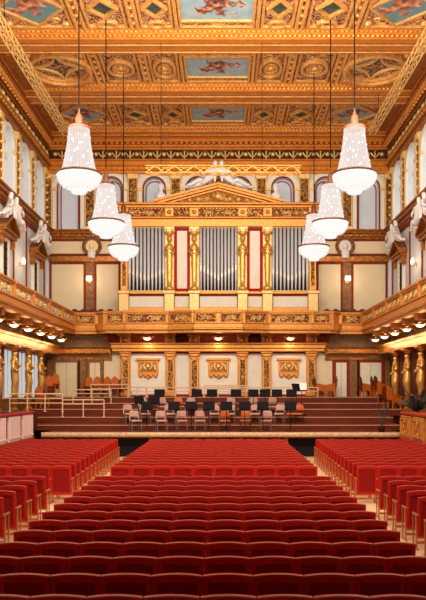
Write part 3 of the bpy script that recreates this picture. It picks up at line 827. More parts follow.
b = MB(); b.poly([(-9.89,42.2),(-6.6,42.2),(-6.3,41.6),(-2.8,41.45),(-1.35,41.05),(1.35,41.05),(2.8,41.45),(6.3,41.6),(6.6,42.2),(9.89,42.2),(9.89,43.05),(-9.89,43.05)], 5.98, 6.11); b.build('balcony_floor', WOODR, t, o)
# gallery benches behind the corner parapets
for sg, sd in ((-1,'railing'),(1,'palm')):
    b = MB(); a, c = sorted((sg*5.9, sg*8.4)); b.box(a, c, 42.75, 43.05, 6.12, 7.35); b.box(a, c, 42.5, 42.8, 6.12, 6.55)
    for k in range(5): x = a+.25+k*(c-a-.5)/4; b.ball((x, 42.9, 7.36), .16, 8, 5, .6)
    tag(b.build('gallery_bench', WOODR), 'dark red-brown bench on the gallery on the %s side of the organ' % sd, 'bench', 'gallery benches')

# ================================================================== CHANDELIERS
def chandelier_proto():
    t = thing('chandelier', '', 'chandelier', (0,0,0), 0, 'six crystal chandeliers')
    # base (z = 0) is the bottom drop
    zr, zt = .63, 2.10
    def rc(z):                                # concave cone of strands
        k = (z-zr)/(zt-zr); return .33+(.57-.33)*(1-k)**1.6
    b = MB()
    for k in range(44):
        a = 2*PI*k/44
        b.tube([(rc(zr+(zt-zr)*i/6)*math.cos(a), rc(zr+(zt-zr)*i/6)*math.sin(a), zr+(zt-zr)*i/6) for i in range(7)], .012, 3)
    b.m = 1
    for k in range(8):
        for i in range(5):
            z = zr+.14+i*.26; a = 2*PI*(k+.5*(i % 2))/8+.1; r = rc(z)+.01
            b.octa((r*math.cos(a), r*math.sin(a), z), .022, .03)
    b.build('crystal_strands', [CRYS, BOWLB], t)
    b = MB(); b.lathe([(rc(zr+(zt-zr)*i/8)-.02, zr+(zt-zr)*i/8) for i in range(9)], seg=40); b.f = b.f[:-2]; b.mi = b.mi[:-2]; b.build('crystal_veil', VEIL, t, None, True)
    b = MB(); b.lathe([(.70,zr-.03),(.725,zr-.01),(.725,zr+.03),(.66,zr+.05),(.57,zr+.04)], seg=32); b.build('brass_ring', COPPER, t, None, True)
    b = MB(); b.lathe([(.35,zt-.02),(.36,zt+.02),(.33,zt+.06)], seg=24); b.build('crown_ring', COPPER, t, None, True)
    b = MB(); b.m = 0
    b.lathe([(.69,.62),(.69,.52),(.655,.39),(.57,.26),(.45,.17),(.28,.12)], seg=28)
    b.m = 1
    for j, (r, z) in enumerate(((.70,.56),(.685,.44),(.625,.33),(.53,.22),(.41,.15))):
        n = int(r*44)
        for k in range(n): a = 2*PI*(k+.5*(j % 2))/n; b.octa((r*math.cos(a), r*math.sin(a), z), .018, .06)
    b.build('crystal_bowl', [BOWL, CRYSD], t, None, False)
    b = MB(); b.lathe([(.25,.14),(.25,.04),(.22,.0),(.0001,.0)], seg=20); b.build('bottom_drop', BOWL, t, None, True)
    b = MB(); b.lathe([(.15,zt+.02),(.13,zt+.1),(.115,zt+.36),(.08,zt+.42),(.035,zt+.5),(.02,zt+.66)], seg=16); b.build('copper_cap', COPPER, t, None, True)
    for k in range(10):
        a = 2*PI*k/10; z = zr+.15+(k % 5)*.26
        b = MB(); b.ball((.30*math.cos(a), .30*math.sin(a), z), .035, 8, 6); b.build('bulb', BULB, t)
    return t
ch0 = chandelier_proto()
first = True
for row, (d, yb, xl, xr) in enumerate(((24.4, 193.5, 79, 354.5), (29.9, 238, 106, 330.5), (34.7, 260.5, 123.5, 314))):
    for sd, xx in (('railing', xl), ('palm', xr)):
        lab = '%s crystal chandelier hanging on the %s side' % (('largest-looking, frontmost', 'middle', 'rearmost, organ-end')[row], sd)
        loc = (px(xx, d), d, pz(yb, d))
        c_ = ch0 if first else copy_thing(ch0, loc, 0, lab)
        c_.location = loc; c_['label'] = lab
        if first: KIDS[ch0.name] = [(q, []) for q in ch0.children]
        b = MB(); b.tube([(0,0,2.7), (0,0,17.45-loc[2])], .022, 5); b.build('cable', CABLE, c_)
        point('chandelier_light', (loc[0], loc[1]-.0, loc[2]+1.3), 170, (1, .9, .76), .3)
        first = False

# ================================================================== LIGHTING TRUSSES
def truss(label, P0, P1, hang, m=GOLDP):
    P0, P1 = Vector(P0), Vector(P1); d = (P1-P0); L = d.length; d.normalize()
    sdv = d.cross(Vector((0,0,1))).normalized(); up = Vector((0,0,1)); h = .15
    t = thing('lighting_truss', label, 'truss', tuple(P0), 0, 'lattice lighting trusses')
    off = [sdv*h+up*h, sdv*h-up*h, -sdv*h-up*h, -sdv*h+up*h]
    for q in off: b = MB(); b.tube([q, q+d*L], .026, 6); b.build('chord', m, t)
    n = int(L/.38); b = MB()
    for k in range(4):
        a, c = off[k], off[(k+1) % 4]
        for i in range(n): b.tube([(a if i % 2 else c)+d*(L*i/n), (c if i % 2 else a)+d*(L*(i+1)/n)], .015, 4)
    b.build('lattice', m, t)
    for u in hang:
        p = d*(L*u); b = MB(); b.tube([p, p+Vector((0,0,17.3-P0.z-0))], .016, 4); b.build('hanging_cable', CABLE, t)
truss('pale gold lattice truss under the ceiling along the railing side', (-7.62, 22.5, 15.75), (-7.62, 38.1, 15.75), (.3, .9))
truss('pale gold lattice truss under the ceiling along the palm side', (7.75, 22.5, 15.85), (7.75, 38.1, 15.85), (.3, .9))
truss('golden lattice truss hung crosswise in front of the arcade above the organ', (-2.95, 31.2, 11.9), (3.45, 31.2, 11.9), (.1, .75), GOLD)

# ================================================================== WALL DECORATIONS
# reclining plaster figure: torso rising, legs stretched along the slope (faces -y, lies along x)
REC_J = [(0,0,.22,.19,.17),(-.18,0,.46,.17,.15),(-.30,0,.74,.20,.15),(-.34,-.02,.92,.09,.08),(-.35,-.05,1.10,.125,.135),(-.35,-.05,1.22,.08,.09),
         (.34,-.10,.36,.14,.13),(.74,-.06,.12,.10,.09),(.92,-.10,.10,.07,.06),(.40,.08,.18,.14,.12),(.85,.06,.06,.10,.08),(1.06,.0,.04,.07,.05),
         (-.50,-.06,.80,.09,.08),(-.64,-.08,.52,.07,.07),(-.66,-.10,.22,.055,.05),(-.12,-.14,.80,.08,.07),(.10,-.22,.60,.065,.06),(.28,-.16,.52,.05,.045)]
REC_E = [(0,1),(1,2),(2,3),(3,4),(4,5),(0,6),(6,7),(7,8),(0,9),(9,10),(10,11),(2,12),(12,13),(13,14),(2,15),(15,16),(16,17)]
def recliner(label, loc, rz, flip=1, sc=1.0, name='reclining_statue'):
    J = [(j[0]*flip,)+tuple(j[1:]) for j in REC_J]
    o = figure(name, J, REC_E, STONE, None, loc, (0,0,rz), sc)
    return tag(o, label, 'statue', 'white plaster statues')
def bust(b, c, s_):
    x, y, z = c
    b.lathe([(.26*s_,0),(.30*s_,.18*s_),(.24*s_,.3*s_),(.10*s_,.4*s_),(.09*s_,.5*s_)], (x,y,z), 14, 1, .6)
    b.ball((x,y,z+.66*s_), .17*s_, 12, 8, 1.25); b.ball((x,y+.03,z+.74*s_), .18*s_, 10, 6); b.ball((x,y-.17*s_,z+.64*s_), .035*s_, 6, 4)
recliner('white reclining statue on the railing-side slope of the organ pediment apex', (-.62, YO-.3, 14.12), 0, -1, 1.25)
recliner('white reclining statue on the palm-side slope of the organ pediment apex', (.62, YO-.3, 14.12), 0, 1, 1.25)
for sg, sd in ((-1,'railing'),(1,'palm')):
    b = MB(); bust(b, (0,0,0), 1.0); o = b.build('plaster_bust', STONE, None, None, True); o.location = (sg*3.2, YO-.2, 13.5)
    tag(o, 'small white plaster bust at the %s-side foot of the organ pediment' % sd, 'bust', 'white plaster busts')
    # wreath medallion
    t = thing('wreath_medallion', 'round gilded wreath with white bust on the cream end wall, %s side' % sd, 'medallion', (sg*7.25, YB, 10.55), 0, 'wreath medallions')
    b = MB(frame((0,0,.55), (1,0,0), (0,0,1), (0,-1,0)))
    n = 24
    b.band([(.36*math.cos(2*PI*i/n), .36*math.sin(2*PI*i/n)) for i in range(n)], [(.56*math.cos(2*PI*i/n), .56*math.sin(2*PI*i/n)) for i in range(n)], .06, .2, True)
    for i in range(26): a = 2*PI*i/26; b.ball((.48*math.cos(a), .48*math.sin(a), .2), .075, 7, 5)
    b.build('wreath', BROWNM, t)
    b = MB(frame((0,0,.55), (1,0,0), (0,0,1), (0,-1,0))); b.poly(ell(0,0,.42,.42,24), .06, .1); b.build('roundel', GOLDP if sg < 0 else IVORY, t)
    b = MB(); bust(b, (0,-.22,-.0), .8); b.slab(-.2,.2,-.36,-.1,-.15,.07); b.build('bust', STONE, t, None, True)
    # end-wall sconce
    def sconce(label, loc, rz):
        t = thing('wall_sconce', label, 'sconce', loc, rz, 'glowing wall sconces')
        b = MB(); b.lathe([(.10,0),(.12,.02),(.05,.05)], (0,-.03,0), 12, 1, 1, 1); b.tube([(0,-.05,0),(0,-.16,-.06),(0,-.24,.02)], .018, 6); b.tube([(-.12,-.2,-.02),(0,-.2,-.07),(.12,-.2,-.02)], .016, 6); b.build('bracket', GOLD, t)
        for k in (-1, 0, 1):
            b = MB(); b.lathe([(.045,0),(.06,.08),(.05,.22),(.02,.3)], (k*.11,-.22,.03), 10); b.build('candle_shade', LAMPG, t, None, True)
        Lp = Matrix.Rotation(rz, 3, 'Z') @ Vector((0,-.5,.1))
        point('sconce_light', tuple(Vector(loc)+Lp), 16, (1,.72,.4), .08)
    sconce('glowing sconce on the brown pilaster of the end wall, %s side of the organ' % sd, (sg*7.38, YB-.12, 9.05), 0)
    sconce('glowing sconce on the pale long wall, %s side, between two dark windows' % sd, (sg*HW, 37.7, 9.1), PI/2 if sg < 0 else -PI/2)
    # pedimented dark windows with reclining statues on the long walls
    Fm = fLeft(-HW) if sg < 0 else fRight(HW)
    for k, y in enumerate((40.7, 35.0)):
        u = y if sg < 0 else -y
        t = thing('pedimented_window', 'dark balcony window under a gilded pediment, %s side wall, %s from the end wall' % (sd, ORD[k]), 'window', (sg*HW, y, 7.2), 0, 'pedimented side windows'); o = (sg*HW, y, 7.2)
        b = MB(Fm); b.box(u-.45, u+.45, 7.2, 9.75, .02, .05); b.build('window_pane', WOODD, t, o)
        b = MB(Fm)
        for q in (-.22, 0, .22): b.box(u+q-.02, u+q+.02, 7.2, 9.75, .05, .07)
        for q in range(5): b.box(u-.45, u+.45, 7.6+q*.45, 7.64+q*.45, .05, .07)
        b.build('glazing_bar', BLACK, t, o)
        b = MB(Fm); b.slab(u-.62, u-.42, 7.2, 9.9, 0, .14); b.slab(u+.42, u+.62, 7.2, 9.9, 0, .14); b.slab(u-.42, u+.42, 9.72, 9.9, 0, .14); b.build('window_surround', IVORY, t, o)
        b = MB(Fm); b.slab(u-1.05, u+1.05, 9.9, 10.06, 0, .36, .03); b.slab(u-1.12, u+1.12, 10.06, 10.16, 0, .46, .03)
        for s2 in (-1,1):
            P = [(u+s2*1.15, 10.16), (u, 10.84), (u, 10.98), (u+s2*1.15, 10.30)]
            b.poly(P if s2 < 0 else P[::-1], 0, .48)
            b.slab(u+s2*.85-.1, u+s2*.85+.1, 9.5, 9.9, 0, .28, .03)
        b.build('pediment', GOLDD, t, o)
        b = MB(Fm); b.poly([(u-1.05,10.16),(u+1.05,10.16),(u,10.82)], 0, .2); b.build('tympanum', BROWNM, t, o)
        for s2 in (-1, 1):
            at = (sg*(HW-.42), y+s2*.85, 10.5)
            recliner('white statue reclining on the %s slope of the %s-side pediment %s' % ('stage-end' if s2 > 0 else 'audience-end', sd, ('next to the end wall', 'further from the end wall')[k]), at, PI/2 if sg < 0 else -PI/2, s2*(1 if sg < 0 else -1), 1.15)
# carved crests under the gallery
for k, (u, lab) in enumerate(((-4.0,'nearest the stage railings'),(0.0,'at the centre below the organ'),(4.0,'beside the white music sheet stand'))):
    t = thing('carved_crest', 'carved golden relief crest on ivory panel '+lab, 'relief', (u, YL, 3.7), 0, 'three golden crests')
    b = MB(frame((0,0,0), (1,0,0), (0,0,1), (0,-1,0)))
    b.slab(-.58,.58,.12,.82,.03,.12,.02); b.slab(-.68,.68,.82,.96,.03,.2,.03); b.slab(-.56,.56,-.02,.14,.03,.14,.03)
    for q in (-.42,-.14,.14,.42): b.ball((q,-.05,.06), .12, 8, 6)
    b.ball((0,-.14,.06), .1, 8, 6); b.build('crest_board', GOLD, t)
    b = MB(frame((0,0,0), (1,0,0), (0,0,1), (0,-1,0))); b.box(-.48,.48,.2,.74,.12,.13); b.build('crest_ground', GOLDD, t)
    b = MB(frame((0,0,0), (1,0,0), (0,0,1), (0,-1,0)))
    for s2 in (-1,1):
        b.tube([(s2*.08,.3,.15),(s2*.2,.42,.18),(s2*.26,.6,.18),(s2*.36,.55,.16),(s2*.42,.3,.15)], .06, 7); b.ball((s2*.2,.64,.17), .075, 8, 6)
    b.ball((0,.5,.15), .13, 10, 6, 1.3); b.build('relief_figure', GOLDP, t)

# caryatids carrying the balcony
CAR_J = [(0,0,1.02,.18,.15),(0,.0,1.27,.115,.10),(0,-.01,1.48,.19,.14),(0,0,1.66,.17,.11),(0,-.01,1.78,.07,.07),(0,-.03,1.90,.10,.115),(0,-.01,2.04,.11,.12),
         (.04,-.06,.70,.17,.15),(.02,0,.35,.125,.12),(0,0,.04,.11,.11),(-.27,-.02,1.60,.08,.075),(-.38,-.06,1.26,.07,.065),(-.16,-.24,1.14,.055,.055),(.27,-.02,1.60,.08,.075),(.40,-.05,1.34,.07,.065),(.16,-.24,1.48,.055,.055)]
CAR_E = [(0,1),(1,2),(2,3),(3,4),(4,5),(5,6),(0,7),(7,8),(8,9),(3,10),(10,11),(11,12),(3,13),(13,14),(14,15)]
for sg, sd in ((-1,'railing'),(1,'palm')):
    for k, y in enumerate((39.2, 36.7, 34.2, 31.7)):
        x = sg*9.2; zb = 2.55
        t = thing('caryatid', 'gilded caryatid figure under the %s-side balcony, %s from the end wall' % (sd, ORD[k]), 'statue', (x, y, zb-1.5), 0, 'gilded caryatids')
        f = figure('figure', [j[:3]+(j[3]*1.27, j[4]*1.25) for j in CAR_J], CAR_E, GOLDS, t, (0,-0,1.5-.05), (0,0,PI/2 if sg < 0 else -PI/2), 1.02)
        b = MB(); b.box(-.22,.22,-.22,.22,0,.9); b.lathe([(.2,.9),(.14,1.0),(.17,1.25),(.2,1.5)], seg=10); b.build('pedestal', GOLDD, t)
        b = MB(); b.lathe([(.12,3.55),(.22,3.66),(.26,3.72),(.26,3.78)], seg=12); b.box(-.28,.28,-.28,.28,3.72,3.82); b.build('capital', GOLD, t)
        # opening behind the figure
    for k, y in enumerate((40.5, 37.95, 35.45, 32.95, 30.4)):
        Fm = fLeft(-HW) if sg < 0 else fRight(HW); u = y if sg < 0 else -y
        n_ = 40+k+(0 if sg < 0 else 10)
        if sg < 0:
            t = thing('window_%d' % n_, 'tall daylit window behind the gilded caryatids, %s from the end wall' % ORD[k], 'window', (-HW, y, 2.5)); t['kind'] = 'structure'; o = (-HW, y, 2.5)
            b = MB(Fm); b.box(u-.62, u+.62, 2.5, 4.7, .02, .04); b.build('pane', DAYL, t, o)
            b = MB(Fm); b.frame(u-.7, u+.7, 2.42, 4.8, .09, 0, .1); b.box(u-.03, u+.03, 2.5, 4.7, .04, .08); b.build('window_frame', IVORY, t, o)
        else:
            t = thing('door_%d' % n_, 'tall dark wooden door behind the palm-side caryatids, %s from the end wall' % ORD[k], 'door', (HW, y, 2.5)); t['kind'] = 'structure'; o = (HW, y, 2.5)
            b = MB(Fm); b.box(u-.62, u+.62, 2.5, 4.7, .02, .05); b.build('door_leaf', WOODR, t, o)
            b = MB(Fm); b.frame(u-.75, u+.75, 2.4, 4.85, .13, 0, .1); b.build('door_frame', DARKRED, t, o)

# lamps under the balconies
def dish_lamp(label, loc, power, sc=.78):
    t = thing('ceiling_lamp', label, 'lamp', loc, 0, 'dish lamps under the balconies')
    b = MB(); b.lathe([(.02,.30*sc),(.02,.12*sc),(.26*sc,.11*sc),(.28*sc,.07*sc),(.24*sc,.05*sc)], seg=18); b.build('lamp_rim', GOLD, t, None, True)
    b = MB(); b.lathe([(.0001,-.08*sc),(.12*sc,-.06*sc),(.2*sc,-.01*sc),(.245*sc,.06*sc)], seg=18); b.build('glass_dish', LAMPG, t, None, True)
    for k in range(6):
        b = MB(); a = 2*PI*k/6; b.tube([(.26*sc*math.cos(a),.26*sc*math.sin(a),.08*sc),(.36*sc*math.cos(a),.36*sc*math.sin(a),.13*sc)], .02, 5); b.build('lamp_petal', GOLDP, t)
    point('lamp_light', (loc[0], loc[1]-.1, loc[2]-.25), power, (1,.74,.42), .12)
for sg, sd in ((-1,'railing'),(1,'palm')):
    for k in range(6):
        y = 40.6-2.3*k
        dish_lamp('glowing dish lamp under the %s-side balcony, %s from the end wall' % (sd, ORD[k]), (sg*8.42, y, 5.5), 26)
for u, lab in ((-3.95,'nearest the stage railings'),(0,'at the centre'),(4.0,'nearest the stacked chairs on the palm side')):
    dish_lamp('glowing dish lamp under the organ balcony, '+lab, (u, 42.0, 5.68), 30, .9)

# ================================================================== SEATS
def seat_parts(end):
    P = []
    W2 = .252
    def top(x): return .952-.026*(x/W2)**2
    def yb(x, z): return -.13*(z-.25)-.022*(1-(x/W2)**2)
    n = 6; xs = [-W2+2*W2*i/n for i in range(n+1)]
    def sheet(b, x0, x1, z0f, z1f, o0, o1, nz=3):
        """curved slab following the back: o0 / o1 offsets toward -y"""
        X = [x0+(x1-x0)*i/n for i in range(n+1)]; pts = []
        for o_ in (o0, o1):
            for j in range(nz+1):
                for x in X:
                    z = z0f(x)+(z1f(x)-z0f(x))*j/nz; pts.append((x, yb(x,z)-o_, z))
        m = n+1; K = m*(nz+1); fs = []
        for j in range(nz):
            for i in range(n):
                a = j*m+i
                fs.append((a,a+m,a+m+1,a+1)); fs.append((K+a,K+a+1,K+a+m+1,K+a+m))
        for i in range(n):
            fs.append((i,i+1,K+i+1,K+i)); q = nz*m; fs.append((q+i,K+q+i,K+q+i+1,q+i+1))
        for j in range(nz):
            a = j*m; fs.append((a,K+a,K+a+m,a+m)); a = j*m+n; fs.append((a,a+m,K+a+m,K+a))
        b.add(pts, fs)
    b = MB(); sheet(b, -W2, W2, lambda x: .24, lambda x: top(x)-.018, 0, .045)
    sheet(b, -W2, W2, lambda x: top(x)-.08, lambda x: top(x)-.018, .045, .064, 1)
    sheet(b, -W2, -W2+.05, lambda x: .24, lambda x: top(x)-.08, .045, .064, 2); sheet(b, W2-.05, W2, lambda x: .24, lambda x: top(x)-.08, .045, .064, 2)
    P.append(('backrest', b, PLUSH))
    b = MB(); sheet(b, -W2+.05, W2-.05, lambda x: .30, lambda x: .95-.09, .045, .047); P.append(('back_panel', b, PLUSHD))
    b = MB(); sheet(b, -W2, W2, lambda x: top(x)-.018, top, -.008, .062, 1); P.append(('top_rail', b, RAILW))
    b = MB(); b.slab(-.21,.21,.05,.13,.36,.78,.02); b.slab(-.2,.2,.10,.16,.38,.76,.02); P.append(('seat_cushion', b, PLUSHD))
    def arm(x):
        b = MB(); b.box(x-.013, x+.013, -.06, -.01, 0, .62); b.box(x-.016, x+.016, -.10, .22, .60, .63); b.ball((x, -.10, .618), .03, 8, 6); b.box(x-.014, x+.014, -.12, .24, 0, .035)
        b.box(x-.011, x+.011, .17, .20, .035, .6)
        return b
    P.append(('armrest', arm(-.2575-.008), WOODL))
    if end: P.append(('armrest', arm(.2575+.008), WOODL))
    b = MB(); b.box(-.24,.24,-.03,.01,.10,.14); b.box(-.24,.24,-.05,-.02,.20,.24); P.append(('seat_rail', b, WOODO))
    return P
def make_seat(end):
    t = thing('theatre_seat', '', 'seat', (0,0,0), 0, 'red plush theatre seats')
    for nm, b, m in seat_parts(end): b.build(nm, m, t, None, False)
    return t
SP = .515
NEAR = [7.0+.8*i for i in range(13)]; FRONT = [18.9+.8*i for i in range(14)]
def frac_in(x, y):
    sx = CX+(x-CAMX)*F/y; h = .25*F/y
    return sx+h > 0 and sx-h < 426
spots = []
for sec, rows in (('near', NEAR), ('front', FRONT)):
    for ri, y in enumerate(rows):
        for i in range(10):
            x = (i-4.5)*SP
            spots.append((y, x, sec, 'centre', ri, i, i == 9))
        if True:
            for i in range(7):
                for sg in (-1, 1):
                    x = sg*((3.54+.026*(y-18.9) if sec == 'front' else 3.64)+SP*(i+.5)); 
                    spots.append((y, x, sec, 'railing' if sg < 0 else 'palm', ri, i, (sg < 0 and i == 0) or (sg > 0 and i == 6)))
vis = [s_ for s_ in spots if frac_in(s_[1], s_[0])]
vis.sort(key=lambda s_: (s_[0], abs(s_[1])))
SA, SB = make_seat(False), make_seat(True)
used = {id(SA): False, id(SB): False}
rows_ = {}
for s_ in vis: rows_.setdefault((s_[2], s_[3], s_[4]), []).append(s_[1])
def seat_label(s_):
    y, x, sec, blk, ri, i, e = s_
    if blk == 'centre':
        k = sorted(rows_[(sec, blk, ri)]).index(x)
        return 'red centre-block seat, %s row %s, %s in view from railing side' % (ORD[ri], 'from bottom edge' if sec == 'near' else 'beyond cross aisle', ORD[k])
    return 'red %s-side seat, %s, %s from its aisle' % (blk, ORD[ri-8]+' side row from bottom edge' if sec == 'near' else ORD[ri]+' row beyond cross aisle', ORD[i])
for s_ in vis[:300]:
    P = SB if s_[6] else SA; lab = seat_label(s_)
    if not used[id(P)]:
        KIDS[P.name] = [(c, []) for c in P.children]
        P.location = (s_[1], s_[0], 0); P['label'] = lab; used[id(P)] = True
    else: copy_thing(P, (s_[1], s_[0], 0), 0, lab)
first300 = set(id(q) for q in vis[:300]); rest = [q for q in spots if id(q) not in first300]
if rest:
    b = MB(); mats = [PLUSH, PLUSHD, RAILW, PLUSHD, WOODL, WOODO]; mi = {'backrest':0,'back_panel':1,'top_rail':2,'seat_cushion':3,'armrest':4,'seat_rail':5}
    for s_ in rest:
        b.M = Matrix.Translation((s_[1], s_[0], 0))
        for nm, q, m in (seat_parts(True) if s_[6] else seat_parts(False)):
            b.m = mi[nm]; b.add(q.v, q.f)
    b.M = None
    tag(b.build('seating', mats), 'remaining red plush seats filling the rows just before the stage edge', 'seats', None, 'stuff')

# ================================================================== LOGE PARAPETS
for sg, sd in ((-1,'railing'),(1,'palm')):
    t = thing('loge_parapet', 'low loge parapet with %s at the %s-side stage corner' % ('pale pink cloth and velvet top' if sg < 0 else 'gilded panels', sd), 'parapet', (sg*7.7, 28, 0)); o = (sg*7.7, 28, 0)
    Fm = fLeft(-7.7) if sg < 0 else fRight(7.7)
    def R_(y0, y1): return (y0, y1) if sg < 0 else (-y1, -y0)
    b = MB(Fm); a, c = R_(21.5, 31.5); b.box(a, c, 0, 1.84, -.16, 0); b.slab(a, c, .74, .9, 0, .12, .03); b.build('parapet_wall', DARKRED if sg < 0 else RAILW, t, o)
    b = MB(Fm); b.slab(a, c, 1.84, 1.96, -.2, .1, .03); b.build('velvet_top', VELVET if sg < 0 else RAILW, t, o)
    for k in range(5):
        y1 = 31.35-k*1.95; a, c = R_(y1-1.55, y1)
        b = MB(Fm)
        if sg < 0:
            b.slab(a, c, .86, 1.84, 0, .08, .03); 
            for q in range(6): u = a+.13+q*(c-a-.26)/5; b.slab(u-.05, u+.05, 1.0, 1.8, .08, .1, .008)
            b.slab(a, c, .98, 1.06, .08, .11, .01); b.build('cloth_panel', CLOTH, t, o)
        else:
            b.slab(a, c, .9, 1.8, 0, .12, .04); b.frame(a+.12, c-.12, 1.0, 1.7, .08, .12, .17); 
            for q in range(3): b.scroll((a+c)/2, 1.12+q*.22, .4, .15, 1 if q % 2 else -1, .03)
            b.build('gilded_panel', GOLD, t, o)
for sg, sd in ((-1,'railing'),(1,'palm')):
    b = MB(); a, c = sorted((sg*7.88, sg*9.7)); b.box(a, c, 21.5, 31.6, 0, 1.0); struct(b.build('trim_%d' % (1 if sg < 0 else 2), WOODR), 'raised loge floor behind the parapet on the %s side' % sd, 'floor')
# potted palm behind the loge parapet
loc = (8.2, 31.0, 1.0)
t = thing('potted_palm', 'dark spiky palm plant rising behind the gilded loge parapet', 'plant', loc)
b = MB(); b.lathe([(.16,0),(.22,.1),(.26,.5),(.28,.56)], seg=14); b.build('pot', WOODR, t, None, True)
b = MB(); b.tube([(0,0,.5),(.02,0,.8),(0,.0,1.05)], .05, 7); b.build('stem', WOODD, t)
for k in range(13):
    a = 2*PI*k/13+.2; tilt = .35+.5*((k*7) % 5)/4; Ln = .95+.25*((k*3) % 4)/3
    pts = []
    for i in range(8):
        q = i/7; r_ = Ln*q*math.sin(tilt)*(1+.25*q); z = .95+Ln*q*math.cos(tilt)-.45*q*q*Ln*math.sin(tilt); pts.append(Vector((r_*math.cos(a), r_*math.sin(a), z)))
    b = MB(); b.tube(pts, .014, 4, .004)
    for i in range(1, 8):
        q = pts[i]; d = (pts[i]-pts[i-1]).normalized(); s1 = d.cross(Vector((0,0,1))).normalized(); ll = .30*(1-(i/8-.4)**2*1.5)
        for s2 in (-1,1):
            for h in (0, .5):
                p = q.lerp(pts[i-1], h); e = p+s1*s2*ll*.8+d*ll*.5-Vector((0,0,.06)); nrm = Vector((0,0,.03))
                wv = d*.035
                b.add([p-wv, p+wv, e, p+nrm], [(0,1,2),(0,2,3),(1,3,2),(0,3,1)])
    b.build('frond', LEAF, t)
t = thing('bare_branch_plant', 'thin bare twiggy plant in a dark pot beside the palm on stage', 'plant', (6.95, 32.0, 1.05))
b = MB(); b.lathe([(.12,0),(.15,.26),(.16,.28)], seg=12); b.build('pot', WOODD, t, None, True)
b = MB()
for k in range(11):
    a = k*2.4; b.tube([(0,0,.2),(.08*math.cos(a),.08*math.sin(a),.5),(.2*math.cos(a),.16*math.sin(a),.75+.04*k),(.34*math.cos(a+.3),.2*math.sin(a),.9+.05*k)], .012, 4, .004)
    for q in range(3): b.octa((.25*math.cos(a)+.04*q, .16*math.sin(a), .7+.04*k+.08*q), .025, .05)
b.build('twig', LEAF, t)

# ================================================================== STAGE RAILINGS
def railing(label, x0, x1, y, zb, h, bars, nposts):
    t = thing('stage_railing', label, 'railing', ((x0+x1)/2, y, zb), 0, 'cream stage railings')
    hw = (x1-x0)/2
    for k in range(bars):
        b = MB(); z = h-k*.20; b.tube([(-hw,0,z),(hw,0,z)], .032 if k == 0 else .024, 6); b.build('rail_bar', RAILC, t)
    for k in range(nposts):
        x = -hw+2*hw*k/(nposts-1); b = MB(); b.tube([(x,0,0),(x,0,h)], .028, 6); b.lathe([(.07,0),(.07,.02)], (x,0,0), 10); b.build('rail_post', RAILC, t)
b = MB(); b.box(-9.6, -8.0, 31.75, 33.6, 1.05, 1.9); tag(b.build('side_platform', WOODD), 'dark wooden side platform behind the pink cloth parapet', 'platform')
railing('cream railing on the dark platform behind the pink cloth parapet', -9.05, -6.75, 33.0, 1.9, .77, 3, 4)
railing('cream metal railing on the second step, standing before the wide cream door', px(62.5,35.6), px(104,35.6), 35.6, 1.585, .80, 2, 3)
railing('cream metal railing on the fourth step below the orange stacked chairs', px(73,39), px(111,39), 39.0, 2.185, .68, 2, 3)
railing('cream metal railing on the top step right below orange stacked chairs'.replace('right ', 'just '), px(91,40.5), px(128,40.5), 40.5, 2.48, .66, 2, 3)
railing('short cream railing on the top step at the railing-side gilded pilaster', px(129,40.5), px(146,40.5), 40.5, 2.48, .52, 3, 3)
railing('long cream railing behind the orchestra below the three golden crests', px(147,40.4), px(318,40.4), 40.4, 2.48, .50, 2, 7)
railing('cream railing along the end wall behind orchestra, below central crest', px(204,42), px(246,42), 42.0, 2.48, .62, 2, 4)

# ================================================================== ORCHESTRA CHAIRS AND MUSIC STANDS
def orch_chair(style):
    m = CHAIRP if style == 'pink' else CHAIRO
    t = thing('orchestra_chair', '', 'chair', (0,0,0), 0, 'orchestra chairs on stage')
    b = MB(); b.slab(-.22,.22,-.22,.20,.43,.49,.02); b.build('seat', m, t)
    b = MB()
    pts = []; N = 8
    for o_ in (0, .045):
        for j in range(5):
            z = .60+.28*j/4; wz = .215-.05*max(0, (j-2)/2)**2
            for i in range(N+1):
                q = -1+2*i/N; pts.append((q*wz, .22+.06*(1-q*q)+.05*(z-.6)+o_, z))
    K = 5*(N+1); fs = []
    for j in range(4):
        for i in range(N):
            a = j*(N+1)+i; fs += [(a,a+1,a+N+2,a+N+1), (K+a,K+a+N+1,K+a+N+2,K+a+1)]
    for i in range(N): fs += [(i,K+i,K+i+1,i+1), (4*(N+1)+i,4*(N+1)+i+1,K+4*(N+1)+i+1,K+4*(N+1)+i)]
    for j in range(4): a = j*(N+1); fs += [(a,a+N+1,K+a+N+1,K+a)]; a += N; fs += [(a,K+a,K+a+N+1,a+N+1)]
    b.add(pts, fs); b.build('backrest', m, t, None, True)
    for sx in (-1, 1):
        b = MB(); b.tube([(sx*.2,-.2,.43),(sx*.22,-.23,0)], .014, 6); b.build('leg', CHROME if style == 'pink' else WOODD, t)
        b = MB(); b.tube([(sx*.2,.18,.43),(sx*.22,.24,0)], .014, 6); b.tube([(sx*.2,.18,.43),(sx*.19,.25,.66)], .014, 6); b.build('leg', CHROME if style == 'pink' else WOODD, t)
    return t
CPk, COr = orch_chair('pink'), orch_chair('orange')
CH = [(129,35.0,1,'pink'),(135.5,33.0,0,'pink'),(161.5,33.0,0,'pink2'),(182,33.0,0,'pink'),(200,33.0,0,'pink'),(225,33.0,0,'orange'),(245.5,33.1,0,'orange'),(266.5,33.0,0,'pink2'),
      (145,35.0,1,'pink'),(170,35.0,1,'pink'),(214.5,35.0,1,'pink'),(230,35.0,1,'pink'),(255,35.0,1,'pink'),(279.5,35.0,1,'pink2'),(292,35.0,1,'orange'),(298,35.0,1,'orange'),
      (143.5,36.8,2,'pink'),(162.5,36.8,2,'pink'),(179,36.8,2,'orange'),(191.5,36.8,2,'pink'),(231,36.8,2,'pink'),(253,36.8,2,'pink2'),(272,36.8,2,'pink2')]
